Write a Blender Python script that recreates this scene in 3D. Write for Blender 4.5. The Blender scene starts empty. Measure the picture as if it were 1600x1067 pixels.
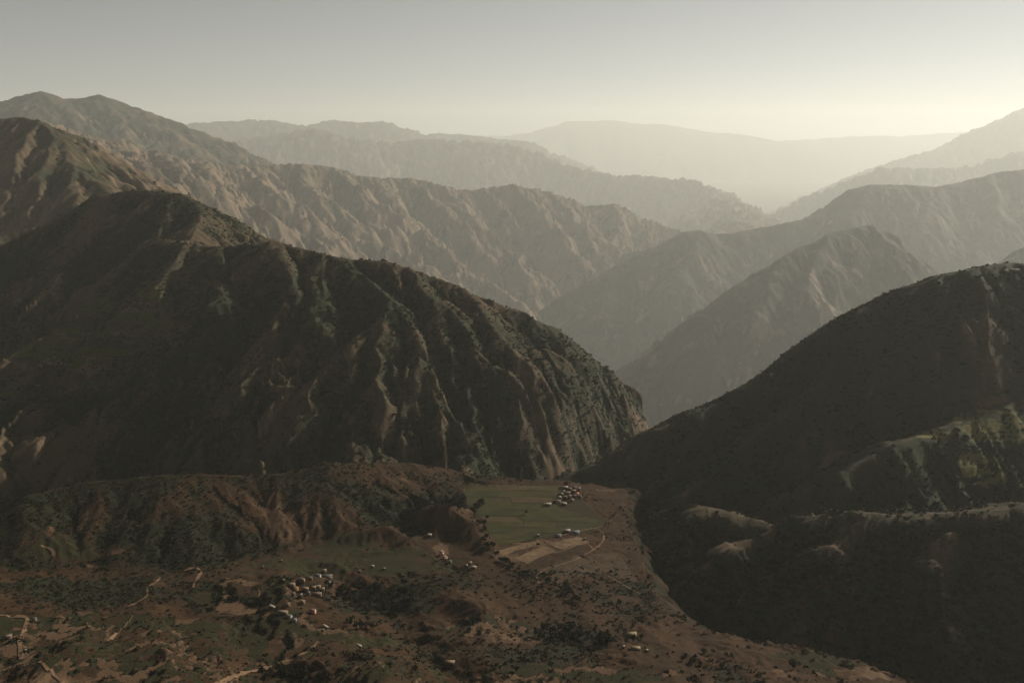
import bpy, math, random
import numpy as np
from mathutils import Vector

# ------------------------------------------------------------------ camera, sky, sun, exposure
random.seed(7)
scn = bpy.context.scene
CAM = np.array([0.0, 0.0, 700.0]); PITCH = math.radians(13.5); FPX = 1386.0
cam_d = bpy.data.cameras.new('camera'); cam_d.sensor_width = 36; cam_d.lens = 36 * FPX / 1600.0
cam_d.clip_start = 1; cam_d.clip_end = 250000
cam = bpy.data.objects.new('camera', cam_d); scn.collection.objects.link(cam)
cam.location = CAM; cam.rotation_euler = (math.radians(90) - PITCH, 0, 0)
scn.camera = cam

SUN_EL, SUN_AZ = math.radians(26), math.radians(51)      # azimuth from the view direction (+Y) towards +X
world = bpy.data.worlds.new('World'); scn.world = world; world.use_nodes = True
wn = world.node_tree; wn.nodes.clear()
sky = wn.nodes.new('ShaderNodeTexSky'); sky.sky_type = 'NISHITA'; sky.sun_disc = False
sky.sun_elevation = SUN_EL; sky.sun_rotation = SUN_AZ
sky.altitude = 1800; sky.air_density = 0.6; sky.dust_density = 0.9; sky.ozone_density = 1.0
hsv = wn.nodes.new('ShaderNodeHueSaturation'); hsv.inputs['Saturation'].default_value = 0.22
bg = wn.nodes.new('ShaderNodeBackground'); bg.inputs['Strength'].default_value = 0.05
wo = wn.nodes.new('ShaderNodeOutputWorld')
tint = wn.nodes.new('ShaderNodeMix'); tint.data_type = 'RGBA'; tint.blend_type = 'MULTIPLY'; tint.inputs[0].default_value = 1.0; tint.inputs[7].default_value = (1.0, 0.99, 0.92, 1)   # dusty air, warm all over
wn.links.new(sky.outputs[0], hsv.inputs['Color']); wn.links.new(hsv.outputs[0], tint.inputs[6]); wn.links.new(tint.outputs[2], bg.inputs['Color'])
wn.links.new(bg.outputs[0], wo.inputs['Surface'])

sun_d = bpy.data.lights.new('sun', 'SUN'); sun_d.energy = 5.0; sun_d.angle = math.radians(0.5); sun_d.color = (1.0, 0.915, 0.81)
sun = bpy.data.objects.new('sun', sun_d); scn.collection.objects.link(sun)
sd = Vector((math.sin(SUN_AZ) * math.cos(SUN_EL), math.cos(SUN_AZ) * math.cos(SUN_EL), math.sin(SUN_EL)))
sun.rotation_euler = sd.to_track_quat('Z', 'Y').to_euler(); sun.location = (900, 900, 1000)

scn.view_settings.view_transform = 'Standard'; scn.view_settings.look = 'None'
scn.view_settings.exposure = 0.3; scn.view_settings.gamma = 1.0
scn.view_settings.use_curve_mapping = False
cy = scn.cycles
cy.max_bounces = 4; cy.diffuse_bounces = 2; cy.volume_bounces = 1; cy.transparent_max_bounces = 8
cy.use_denoising = True; cy.sample_clamp_indirect = 4.0
HAZE_DENSITY = 1.9e-5

# ------------------------------------------------------------------ helpers
rng = np.random.default_rng(11)
F32 = np.float32

def ray(px, py):
    dx = (px - 800) / FPX; dy = (533.5 - py) / FPX
    c, s = math.cos(PITCH), math.sin(PITCH)
    return np.array([dx, c + dy * s, -s + dy * c])

def at_y(px, py, Y):          # the point of that sight line at distance Y
    r = ray(px, py); return CAM + r * (Y / r[1])

def at_z(px, py, z):          # the point of that sight line at height z
    r = ray(px, py); return CAM + r * ((z - CAM[2]) / r[2])

def hash2(ix, iy, seed):
    h = (ix.astype(np.int64) * 374761393 + iy.astype(np.int64) * 668265263 + seed * 1274126177) & 0xffffffff
    h = ((h ^ (h >> 13)) * 1274126177) & 0xffffffff
    h = (h ^ (h >> 16)) & 0xffffffff
    return (h / 4294967296.0).astype(F32)

def perlin(x, y, seed=0):
    ix = np.floor(x); iy = np.floor(y); fx = (x - ix).astype(F32); fy = (y - iy).astype(F32)
    ux = fx * fx * fx * (fx * (fx * 6 - 15) + 10); uy = fy * fy * fy * (fy * (fy * 6 - 15) + 10)
    def g(i, j):
        a = hash2(ix + i, iy + j, seed) * F32(6.2831853)
        return np.cos(a) * (fx - i) + np.sin(a) * (fy - j)
    a = g(0, 0) * (1 - ux) + g(1, 0) * ux; b = g(0, 1) * (1 - ux) + g(1, 1) * ux
    return (a * (1 - uy) + b * uy) * F32(1.5)

def fbm(x, y, wl, octv=4, seed=0, gain=0.5):
    s = np.zeros_like(x, dtype=F32); a = 1.0
    for o in range(octv):
        s += F32(a) * perlin(x / wl, y / wl, seed + o * 17); a *= gain; wl *= 0.5
    return s

def smooth(a, b, x):
    t = np.clip((x - a) / (b - a), 0, 1); return t * t * (3 - 2 * t)

def ridge_height(X, Y, lines, slope, rnd=25.0):
    """Highest of the slopes that fall away from a set of crest lines; also the distance to that crest."""
    H = np.full(X.shape, -1e5, F32); D = np.full(X.shape, 1e5, F32)
    for ln in lines:
        pts, sl = (ln if isinstance(ln, tuple) else (ln, slope))
        for a, b in zip(pts[:-1], pts[1:]):
            ab = b[:2] - a[:2]; L2 = float(ab @ ab) + 1e-6
            t = np.clip(((X - a[0]) * ab[0] + (Y - a[1]) * ab[1]) / L2, 0, 1)
            d = np.hypot(X - a[0] - t * ab[0], Y - a[1] - t * ab[1])
            h = a[2] + t * (b[2] - a[2]) - sl * (np.sqrt(d * d + rnd * rnd) - rnd)
            m = h > H
            H = np.where(m, h, H).astype(F32); D = np.where(m, d, D).astype(F32)
    return H, D

def gullies(X, Y, H, D, dx, wl, amp, octv, seed, crest_keep=0.2, gain=0.45, sharp=0.6):
    """Branching gullies that run down the slope: stripes across the fall line, octave by octave. Returns height and a spur/gully index."""
    idx = np.zeros_like(H); wsum = 0.0
    for o in range(octv):
        if wl < 2.5 * dx: break
        gy, gx = np.gradient(H, dx)
        gm = np.hypot(gx, gy) + 1e-4
        sx, sy = -gy / gm, gx / gm
        P, Q = X / wl, Y / wl
        ci, cj = np.floor(P), np.floor(Q)
        cs = np.zeros_like(H); sn = np.zeros_like(H); ws = np.full_like(H, 1e-4)
        for i in (-1, 0, 1):
            for j in (-1, 0, 1):
                vx = (P - ci - i - hash2(ci + i, cj + j, seed + o * 31)).astype(F32)
                vy = (Q - cj - j - hash2(ci + i, cj + j, seed + o * 31 + 7)).astype(F32)
                w = np.maximum(np.exp(-2.0 * (vx * vx + vy * vy)) - 0.011, 0)
                ph = (vx * sx + vy * sy) * F32(6.2831853)
                cs += w * np.cos(ph); sn += w * np.sin(ph); ws += w
        cs /= ws; sn /= ws
        c = cs / np.maximum(np.hypot(cs, sn), 0.35)
        tri = 1 - 2 * np.arccos(np.clip(c, -1, 1)) / np.pi
        t = sharp * tri + (1 - sharp) * c
        fade = np.clip(crest_keep + D / (wl * 1.2), crest_keep, 1) * np.clip(gm / 0.45, 0.0, 1.15)
        H = H + F32(amp) * fade * (t - 0.35)
        k = 0.6 ** o; idx = idx + k * t * fade; wsum += k
        wl *= 0.5; amp *= gain
    return H.astype(F32), (idx / wsum).astype(F32)

class Grid:
    def __init__(self, x0, x1, y0, y1, dx):
        self.x = np.arange(x0, x1 + dx, dx); self.y = np.arange(y0, y1 + dx, dx); self.dx = dx
        self.X, self.Y = np.meshgrid(self.x, self.y); self.H = None
    def sample(self, x, y, A=None):
        A = self.H if A is None else A
        u = np.clip((np.asarray(x, float) - self.x[0]) / self.dx, 0, len(self.x) - 1.001)
        v = np.clip((np.asarray(y, float) - self.y[0]) / self.dx, 0, len(self.y) - 1.001)
        i = u.astype(int); j = v.astype(int); fu = u - i; fv = v - j
        return (A[j, i] * (1 - fu) + A[j, i + 1] * fu) * (1 - fv) + (A[j + 1, i] * (1 - fu) + A[j + 1, i + 1] * fu) * fv

def link(o, parent=None):
    scn.collection.objects.link(o)
    if parent is not None: o.parent = parent
    return o

def tag(o, label=None, cat=None, group=None, kind=None):
    if label: o['label'] = label
    if cat: o['category'] = cat
    if group: o['group'] = group
    if kind: o['kind'] = kind
    return o

def np_mesh(name, V, Fq, mat=None, smooth_shade=True):
    me = bpy.data.meshes.new(name)
    V = np.asarray(V, F32); Fq = np.asarray(Fq, np.int32); n = Fq.shape[1]
    me.vertices.add(len(V)); me.vertices.foreach_set('co', V.ravel())
    me.loops.add(Fq.size); me.loops.foreach_set('vertex_index', Fq.ravel())
    me.polygons.add(len(Fq)); me.polygons.foreach_set('loop_start', np.arange(0, Fq.size, n, dtype=np.int32))
    if smooth_shade: me.polygons.foreach_set('use_smooth', np.ones(len(Fq), bool))
    me.update(calc_edges=True)
    if mat: me.materials.append(mat)
    return me

ZMIN = -4050.0
def grid_object(name, g, mat, cover, keep=None, label=None, floor=None):
    ny, nx = g.H.shape
    ii = np.arange(ny * nx).reshape(ny, nx)
    q = np.stack([ii[:-1, :-1], ii[:-1, 1:], ii[1:, 1:], ii[1:, :-1]], -1).reshape(-1, 4)
    z = g.H.ravel()
    k = z[q].max(1) > (ZMIN if floor is None else floor)
    if keep is not None: k &= keep.ravel()[q].any(1)
    q = q[k]
    used = np.zeros(ny * nx, bool); used[q.ravel()] = True
    remap = np.cumsum(used) - 1
    V = np.stack([g.X.ravel(), g.Y.ravel(), z], -1)[used]
    me = np_mesh(name, V, remap[q], mat)
    col = np.ones((len(V), 4), F32)
    for c in range(3): col[:, c] = np.broadcast_to(cover[c], g.H.shape).ravel()[used]
    a = me.attributes.new('cover', 'FLOAT_COLOR', 'POINT'); a.data.foreach_set('color', col.ravel())
    o = link(bpy.data.objects.new(name, me)); tag(o, label, None, None, 'structure')
    print(name, len(me.polygons) * 2)
    return o

# ------------------------------------------------------------------ materials
def node_mat(name):
    m = bpy.data.materials.new(name); m.use_nodes = True
    nt = m.node_tree; b = nt.nodes['Principled BSDF']
    b.inputs['Roughness'].default_value = 0.95
    b.inputs['Specular IOR Level'].default_value = 0.1
    return m, nt, b

def mixc(nt, fac, a, b):
    n = nt.nodes.new('ShaderNodeMix'); n.data_type = 'RGBA'
    for s, v in ((n.inputs[0], fac), (n.inputs[6], a), (n.inputs[7], b)):
        if isinstance(v, bpy.types.NodeSocket): nt.links.new(v, s)
        elif isinstance(v, (int, float)): s.default_value = v
        else: s.default_value = (*v, 1)
    return n.outputs[2]

def noise(nt, scale, detail=4, rough=0.6, vec=None):
    n = nt.nodes.new('ShaderNodeTexNoise'); n.inputs['Scale'].default_value = scale
    n.inputs['Detail'].default_value = detail; n.inputs['Roughness'].default_value = rough
    if vec is None:
        if 'TC' not in nt.nodes:
            t = nt.nodes.new('ShaderNodeTexCoord'); t.name = 'TC'
        vec = nt.nodes['TC'].outputs['Object']
    nt.links.new(vec, n.inputs['Vector']); return n.outputs['Fac']

def math_n(nt, op, a, b=None, clamp=False):
    n = nt.nodes.new('ShaderNodeMath'); n.operation = op; n.use_clamp = clamp
    for s, v in ((n.inputs[0], a), (n.inputs[1], b)):
        if v is None: continue
        if isinstance(v, bpy.types.NodeSocket): nt.links.new(v, s)
        else: s.default_value = v
    return n.outputs[0]

def ramp01(nt, x, lo, hi):
    n = nt.nodes.new('ShaderNodeMapRange'); n.inputs[1].default_value = lo; n.inputs[2].default_value = hi
    n.interpolation_type = 'SMOOTHSTEP'
    nt.links.new(x, n.inputs[0]); return n.outputs[0]

def terrain_mat(name, soil, soil2, scrub, bare, green, s=1.0, speck=0.5, bump=1.0):
    """cover.r = scrub, cover.g = bare earth, cover.b = green crop or grass"""
    m, nt, b = node_mat(name)
    at = nt.nodes.new('ShaderNodeAttribute'); at.attribute_name = 'cover'
    sep = nt.nodes.new('ShaderNodeSeparateColor'); nt.links.new(at.outputs['Color'], sep.inputs[0])
    n1 = noise(nt, 0.006 * s, 5, 0.65); n2 = noise(nt, 0.06 * s, 5, 0.7); n3 = noise(nt, 0.25 * s, 3, 0.7)
    c = mixc(nt, ramp01(nt, n1, 0.35, 0.65), soil, soil2)
    c = mixc(nt, math_n(nt, 'MULTIPLY', ramp01(nt, n2, 0.3, 0.8), 0.5), c, tuple(v * 0.5 for v in soil))
    gf = ramp01(nt, math_n(nt, 'ADD', sep.outputs[2], math_n(nt, 'MULTIPLY', math_n(nt, 'SUBTRACT', n2, 0.5), 0.35)), 0.3, 0.7)
    c = mixc(nt, gf, c, green)
    bf = ramp01(nt, math_n(nt, 'ADD', sep.outputs[1], math_n(nt, 'MULTIPLY', math_n(nt, 'SUBTRACT', n2, 0.5), 0.9)), 0.45, 0.8)
    c = mixc(nt, bf, c, bare)
    n4 = noise(nt, 0.7 * s, 3, 0.75)
    c = mixc(nt, math_n(nt, 'MULTIPLY', ramp01(nt, n4, 0.35, 0.65), 0.45), c, (0.02, 0.014, 0.008))
    sv = math_n(nt, 'ADD', sep.outputs[0], math_n(nt, 'MULTIPLY', math_n(nt, 'SUBTRACT', n3, 0.5), 1.6 * speck))
    sv = math_n(nt, 'ADD', sv, math_n(nt, 'MULTIPLY', math_n(nt, 'SUBTRACT', n2, 0.5), 0.8))
    sf = ramp01(nt, sv, 0.4, 0.62)
    c = mixc(nt, sf, c, scrub)
    nt.links.new(c, b.inputs['Base Color'])
    bp = nt.nodes.new('ShaderNodeBump'); bp.inputs['Strength'].default_value = 0.6; bp.inputs['Distance'].default_value = 3.0 * bump
    hgt = math_n(nt, 'ADD', math_n(nt, 'ADD', n3, math_n(nt, 'MULTIPLY', n4, 0.4)), math_n(nt, 'MULTIPLY', sf, 0.5))
    nt.links.new(hgt, bp.inputs['Height']); nt.links.new(bp.outputs[0], b.inputs['Normal'])
    return m

def plain_mat(name, col, var=0.3, scale=0.5, rough=0.9):
    m, nt, b = node_mat(name)
    f = ramp01(nt, noise(nt, scale, 4, 0.65), 0.3, 0.7)
    nt.links.new(mixc(nt, f, tuple(v * (1 - var) for v in col), tuple(min(1, v * (1 + var)) for v in col)), b.inputs['Base Color'])
    b.inputs['Roughness'].default_value = rough
    return m

SOIL, SOIL2 = (0.135, 0.088, 0.052), (0.10, 0.078, 0.045)
SCRUB, BARE, GREEN = (0.030, 0.036, 0.018), (0.18, 0.128, 0.082), (0.085, 0.095, 0.03)
M_near = terrain_mat('foreground_earth', (0.062, 0.031, 0.013), (0.045, 0.026, 0.0115), (0.019, 0.020, 0.010), (0.135, 0.082, 0.046), (0.028, 0.029, 0.0095), 1.6)
M_left = terrain_mat('dry_mountain', (0.115, 0.08, 0.047), (0.085, 0.07, 0.04), SCRUB, BARE, GREEN, 1.0)
M_right = terrain_mat('wooded_slope', (0.09, 0.068, 0.038), (0.06, 0.056, 0.03), (0.04, 0.046, 0.023), (0.14, 0.098, 0.06), (0.17, 0.155, 0.055), 1.2)
M_mid = terrain_mat('eroded_slopes', SOIL, SOIL2, SCRUB, BARE, GREEN, 0.27, 0.5, 1.0)
M_hazy = terrain_mat('wooded_far_slope', (0.085, 0.07, 0.042), (0.06, 0.058, 0.034), SCRUB, (0.2, 0.15, 0.1), GREEN, 0.22, 0.5, 1.0)
M_far = terrain_mat('far_mountain', SOIL, SOIL2, SCRUB, BARE, GREEN, 0.15, 0.4, 1.5)

# ------------------------------------------------------------------ the mountains
def L(*p): return [at_y(*q) for q in p]
def LF(k, fl, *p):
    ym = sum(q[2] for q in p) / len(p); return [at_y(a, b, (ym + (y - ym) * fl) * k) for a, b, y in p]
def LX(k, dk, *p): return [at_y(a, b, y * (k + dk * a / 1056.0)) for a, b, y in p]
def LK(k, *p): return [at_y(a, b, y * k) for a, b, y in p]

def hit(px, py, g=None, y0=700.0, y1=2200.0):
    """Where that sight line meets the ground of a grid."""
    g = g or G_fg; r = ray(px, py); ys = np.arange(y0, y1, 1.5)
    P = CAM[None] + r[None] * (ys / r[1])[:, None]
    ok = (P[:, 0] > g.x[0]) & (P[:, 0] < g.x[-1]) & (P[:, 1] > g.y[0]) & (P[:, 1] < g.y[-1])
    h = g.sample(P[:, 0], P[:, 1]); b = np.nonzero(ok & (P[:, 2] <= h))[0]
    if len(b) == 0: return None
    p = P[b[0]].copy(); p[2] = g.sample(p[0], p[1]); return p

def spurs(main, slope, rnd, proud, *paths, y0=1500, y1=16000, sl=None):
    """spur crests lying a little proud of the face that falls from the main crest"""
    out = []
    for path in paths:
        pts = []
        for k, (px, py) in enumerate(path):
            r = ray(px, py); ys = np.arange(y0, y1, (y1 - y0) / 1500.0)
            P = CAM[None] + r[None] * (ys / r[1])[:, None]
            h, _ = ridge_height(P[:, 0], P[:, 1], main, slope, rnd)
            pr = proud * (0.15 if k == 0 else 1.0)
            b = np.nonzero(P[:, 2] - pr <= h)[0]
            if len(b): pts.append(P[b[0]])
        if len(pts) > 1: out.append((pts, sl) if sl else pts)
    return out

def massif(name, label, lines, slope, dx, wl, amp, octv, seed, mat, scrub=0.45, bare=0.35, box=None, rnd=25.0, floor=ZMIN,
           rough=6.0, extra=None, gain=0.45, crest_keep=0.2, warp=0.0, scarp=None):
    allp = np.array([p for ln in lines for p in (ln[0] if isinstance(ln, tuple) else ln)])
    if box is None:
        m = (allp[:, 2].max() - floor) / slope * 0.8
        box = (allp[:, 0].min() - m, allp[:, 0].max() + m, allp[:, 1].min() - m, allp[:, 1].max() + m)
    g = Grid(*box, dx); X, Y = g.X.astype(F32), g.Y.astype(F32)
    WX = X + warp * fbm(X, Y, 420, 3, seed + 91) if warp else X
    WY = Y + warp * fbm(X, Y, 420, 3, seed + 92) if warp else Y
    H, D = ridge_height(WX, WY, lines, slope, rnd)
    if scarp:                      # the massif ends on this side in a steep scarp along a line
        (ax, ay, _), (bx, by, _), k = scarp; l = math.hypot(bx - ax, by - ay)
        WS = 44 * fbm(X, Y, 190, 4, seed + 77); d = WS + ((WX - ax) * (by - ay) - (WY - ay) * (bx - ax)) / l
        H = (H - k * (np.sqrt(np.maximum(d + 15, 0) ** 2 + 20 ** 2) - 20)).astype(F32)
    H = H + rough * 2.0 * fbm(X, Y, wl * 0.8, 3, seed + 5) * np.clip(D / 200 + 0.15, 0, 1)
    H, idx = gullies(X, Y, H, D, dx, wl, amp, octv, seed, crest_keep, gain)
    H = H + rough * 0.35 * fbm(X, Y, max(45, 4 * dx), 3, seed + 9, 0.6)
    g.D, g.idx = D, idx
    gy, gx = np.gradient(H, dx); sl = np.hypot(gx, gy)
    n = fbm(X, Y, 350, 4, seed + 21)
    cr = np.clip(scrub - 0.42 * idx + 0.25 * n, 0, 1)
    cb = np.clip(bare + 0.35 * idx - 0.3 * n + 0.4 * (sl - 0.7), 0, 1)
    cg = np.zeros_like(H)
    g.H = H
    if extra: cr, cb, cg = extra(g, cr, cb, cg)
    g.cover = (cr, cb, cg)
    grid_object(name, g, mat, g.cover, label=label, floor=floor)
    return g

# --- left mountain in the middle distance
def left_extra(g, cr, cb, cg):
    # terraced village slope on its left shoulder
    X, Y = g.X, g.Y
    c = at_y(120, 590, 2450)
    m = smooth(1.0, 0.55, np.hypot((X - c[0]) / 420, (Y - c[1]) / 330) + 0.25 * fbm(X.astype(F32), Y.astype(F32), 160, 3, 5))
    st = 7.0; k = g.H / st; t = np.floor(k) + smooth(0.55, 0.95, k - np.floor(k))
    g.H = (g.H * (1 - m) + m * (t * st)).astype(F32)
    edge = smooth(0.5, 0.7, k - np.floor(k)) * m
    lev = hash2(np.floor(k), np.floor(X / 130 + 0.6 * perlin(X / 90, Y / 90, 3)), 5)
    cg = np.clip(cg + m * (lev > 0.55) * 0.8, 0, 1); cb = np.clip(cb * (1 - 0.6 * m) + m * (lev < 0.2) * 0.55, 0, 1)
    cr = np.clip(cr * (1 - 0.55 * m) + 0.35 * edge, 0, 1)
    gy, gx = np.gradient(g.H, g.dx); st_ = smooth(0.75, 1.2, np.hypot(gx, gy)) * (1 - m)
    cr = np.clip(cr + 0.08 * st_, 0, 1); cb = np.clip(cb - 0.22 * st_, 0, 1)      # steep faces are scrub-grown too
    return cr, cb, cg

left_lines = [
    L((-420, 470, 2700), (-200, 430, 2900), (60, 350, 3250), (150, 304, 3300), (215, 297, 3300), (270, 303, 3250), (300, 318, 3200), (312, 342, 3080), (296, 377, 2900)),
    L((240, 374, 2950), (296, 378, 2850), (330, 385, 2800), (400, 381, 2700), (430, 376, 2650), (480, 390, 2620), (540, 404, 2530), (600, 408, 2500), (660, 424, 2480),
      (700, 440, 2465)),
    (L((700, 440, 2465), (760, 466, 2445), (810, 488, 2430), (850, 510, 2420)), 0.95),
    (L((850, 510, 2420), (890, 545, 2410), (910, 588, 2400), (895, 625, 2290), (860, 700, 2080)), 1.3),
    (L((215, 297, 3300), (120, 400, 3000), (40, 500, 2700), (-60, 600, 2450)), 0.6),
]
left_lines += [(L((-40, 575, 2480), (60, 560, 2470), (150, 540, 2500), (240, 482, 2600), (262, 440, 2700), (296, 378, 2850)), 0.40)]
left_lines += spurs(left_lines[:2], 0.66, 25, 45,
    [(296, 378), (258, 440), (252, 480), (286, 575), (262, 605)],
    [(430, 378), (455, 450), (425, 560), (400, 640), (405, 720)], [(500, 395), (490, 470), (530, 560), (560, 640), (600, 710)],
    [(540, 405), (600, 470), (650, 560), (720, 660), (750, 710)], [(640, 418), (700, 480), (770, 570), (820, 660), (835, 700)],
    [(720, 448), (785, 515), (830, 595), (850, 680)], [(800, 484), (845, 545), (865, 620), (855, 690)], [(350, 385), (345, 470), (330, 560), (350, 660)], y0=1700, y1=3400, sl=0.7)
G_left = massif('left_mountain', 'dark scrubby mountain with steep gullied face in the middle distance on the left', left_lines,
                0.66, 4.5, 300, 18, 6, 3, M_left, scrub=0.5, bare=0.14, box=(-1900, 420, 1780, 3900), rough=7, extra=left_extra, warp=25, floor=-420, gain=0.46, scarp=(at_y(770, 730, 1980), at_y(925, 590, 2440), 1.15))

# --- the eroded range behind it
er = [
    LX(2.7, 2.2, (-260, 215, 4200), (-120, 190, 4250), (0, 184, 4300), (55, 183, 4300), (95, 200, 4350), (130, 208, 4380), (180, 222, 4420), (240, 235, 4500), (300, 248, 4600), (360, 258, 4700),
      (420, 262, 4750), (460, 254, 4750), (520, 262, 4780), (560, 274, 4800), (640, 279, 4800), (690, 290, 4800), (740, 298, 4760), (805, 288, 4700),
      (860, 300, 4680), (920, 322, 4600), (960, 318, 4560), (1010, 340, 4500), (1056, 362, 4420)),
]
er += spurs(er[:1], 0.62, 80, 355,
    [(70, 190), (110, 250), (190, 310), (330, 375)], [(130, 210), (180, 255), (250, 305)], [(180, 222), (225, 265), (300, 315), (420, 380)], [(240, 236), (290, 270), (350, 300)],
    [(300, 248), (345, 295), (430, 345), (540, 400)], [(380, 260), (420, 290), (480, 330)], [(460, 254), (505, 310), (590, 375), (700, 440)], [(520, 263), (570, 300), (640, 350)],
    [(575, 274), (630, 335), (710, 405), (800, 465)], [(640, 280), (690, 320), (740, 370)], [(690, 290), (740, 340), (800, 400), (835, 460)], [(760, 296), (800, 340)],
    [(805, 288), (855, 335), (900, 395)], [(870, 303), (910, 350), (935, 390)], [(960, 318), (970, 355), (950, 400)], y0=8000, y1=27000, sl=0.85)
G_er = massif('eroded_range', 'brown eroded range with sharp parallel spurs lit from the right', er, 0.62, 26, 1500, 140, 3, 14, M_mid,
              scrub=0.38, bare=0.38, box=(-11500, 7500, 8800, 26500), rough=21, warp=158, crest_keep=0.25, gain=0.38)

sh = [L((-350, 260, 5000), (-150, 205, 5200), (-40, 190, 5300), (30, 184, 5300), (62, 187, 5250), (88, 215, 5050), (122, 258, 4750), (168, 300, 4350), (215, 335, 4050), (260, 372, 3700))]
sh += spurs(sh[:1], 0.62, 30, 70, [(62, 190), (20, 260), (0, 340)], [(88, 215), (60, 300), (30, 390)], [(-40, 195), (-60, 280)], [(122, 258), (110, 330), (60, 420)], y0=2600, y1=6000, sl=0.72)
G_sh = massif('shadowed_shoulder', 'steep brown shoulder rising at the left edge with its near face in shade', sh, 0.62, 9, 360, 30, 6, 19, M_left,
              scrub=0.42, bare=0.36, box=(-4200, -700, 3000, 6800), rough=10, warp=40, crest_keep=0.25, floor=-420)

# --- hazy ranges behind
G_hz = massif('hazy_ridge', 'long pale ridge fading into haze behind the eroded range',
              [LK(6.0, (120, 250, 6400), (250, 238, 6600), (350, 222, 6800), (420, 216, 7000), (480, 203, 7000), (530, 211, 7000), (600, 222, 7100), (680, 216, 7200), (740, 217, 7200), (790, 225, 7200),
                 (860, 250, 7000), (930, 268, 6800), (1000, 275, 6600), (1080, 285, 6400), (1130, 302, 6000), (1150, 325, 4900), (1166, 352, 4200))],
              0.5, 108.0, 4200, 328, 5, 25, M_far, rough=131, warp=540, crest_keep=0.12)
G_pk = massif('far_peaks', 'distant dark mountain with two rounded peaks at the left skyline',
              [LK(2.5, (-150, 165, 7400), (0, 158, 7500), (30, 150, 7500), (65, 142, 7500), (100, 154, 7550), (130, 153, 7600), (155, 147, 7700), (190, 160, 7750), (230, 174, 7800), (285, 193, 7850)),
               (LK(2.5, (285, 193, 7850), (330, 215, 7900), (360, 240, 7900)), 0.6)],
              0.5, 45, 1500, 95, 4, 33, M_far, scrub=0.62, bare=0.2, rough=26, warp=100, crest_keep=0.1, box=(-12200, -2600, 13000, 24500))
G_sk = massif('skyline_range', 'long faint range with low rounded tops on the left skyline',
              [LK(5.6, (180, 205, 8400), (290, 194, 8500), (350, 190, 8800), (405, 185, 9000), (440, 190, 9000), (480, 195, 9200), (520, 189, 9500), (560, 193, 9500), (600, 189, 9500), (640, 200, 9700), (665, 208, 9800), (740, 214, 10000), (820, 222, 10000))],
              0.42, 146.7, 4800, 280, 4, 37, M_far, scrub=0.6, rough=107, warp=400, crest_keep=0.08)
G_pl = massif('plateau_mountain', 'faint flat-topped mountain on the skyline above the valley',
              [LK(7.0, (690, 217, 14000), (740, 212, 14000), (850, 211, 13500), (868, 201, 13500), (890, 191, 13500), (925, 188, 13500), (960, 188, 13500), (1010, 194, 13500), (1055, 195, 13500), (1085, 202, 13500),
                 (1130, 208, 13500), (1170, 212, 13300), (1240, 228, 13000))],
              0.4, 280.0, 9100, 490, 4, 41, M_far, scrub=0.6, rough=210, crest_keep=0.06)
G_hr = massif('horizon_ridge', 'palest far ridge along the horizon at the right',
              [LK(5.0, (1050, 226, 20000), (1200, 222, 19500), (1280, 216, 19000), (1340, 213, 19000), (1400, 214, 19000), (1450, 210, 19000), (1520, 206, 19000), (1650, 200, 19000), (1800, 205, 19000))],
              0.4, 300.0, 9000, 400, 4, 47, M_far, scrub=0.6, rough=150, crest_keep=0.06)

# --- right-hand ranges
G_r5 = massif('right_far_ridge', 'pale ridge climbing to the right edge under the bright sky',
              [LF(8.5, 0.4, (1850, 170, 6600), (1700, 150, 6550), (1600, 168, 6500), (1560, 190, 6400), (1520, 206, 6300), (1480, 229, 6100), (1420, 243, 5950), (1360, 264, 5700), (1300, 287, 5500), (1240, 315, 5400), (1190, 342, 5300), (1155, 364, 5200))],
              0.55, 136.0, 4420, 157, 4, 52, M_far, scrub=0.6, rough=52, warp=262, crest_keep=0.1)
G_r4 = massif('right_hazy_spur', 'hazy spur below the bright ridge on the right',
              [LF(7.3, 0.4, (1700, 210, 5600), (1600, 235, 5400), (1500, 262, 5200), (1424, 261, 5000), (1375, 262, 4950), (1320, 286, 4850), (1280, 301, 4800), (1200, 337, 4700), (1150, 362, 4600))],
              0.55, 87.6, 3066, 188, 5, 57, M_hazy, scrub=0.6, rough=104, warp=368, crest_keep=0.12)
r3 = [LF(4.6, 0.4, (1800, 225, 4700), (1600, 263, 4600), (1547, 272, 4500), (1506, 284, 4400), (1465, 293, 4300), (1412, 289, 4200), (1360, 289, 4100), (1337, 295, 4080), (1277, 338, 4000), (1214, 350, 3900),
         (1150, 364, 3800), (1116, 367, 3700), (1094, 360, 3650), (1071, 362, 3600), (1041, 377, 3500), (1000, 396, 3400), (930, 435, 3200), (850, 480, 3000), (800, 520, 2880))]
r3 += spurs(r3[:1], 0.75, 70, 225, [(1094, 362), (1060, 430), (990, 520)], [(1360, 290), (1330, 340), (1260, 400)], [(1465, 294), (1440, 350), (1400, 400)], [(1547, 273), (1560, 330), (1530, 390)], [(1000, 397), (950, 460), (900, 520)], y0=8000, y1=24000, sl=0.8)
r3 += [LK(5.1, (1000, 391, 3700), (950, 400, 3700), (880, 438, 3650), (815, 484, 3600))]
G_r3 = massif('right_middle_ridge', 'misty ridge descending from the right behind the gorge spur', r3, 0.75, 26, 1190, 63, 4, 63, M_hazy, scrub=0.58, bare=0.2, rough=20, warp=77, box=(-1700, 14500, 10500, 24500), crest_keep=0.12, rnd=70, gain=0.4)
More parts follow.
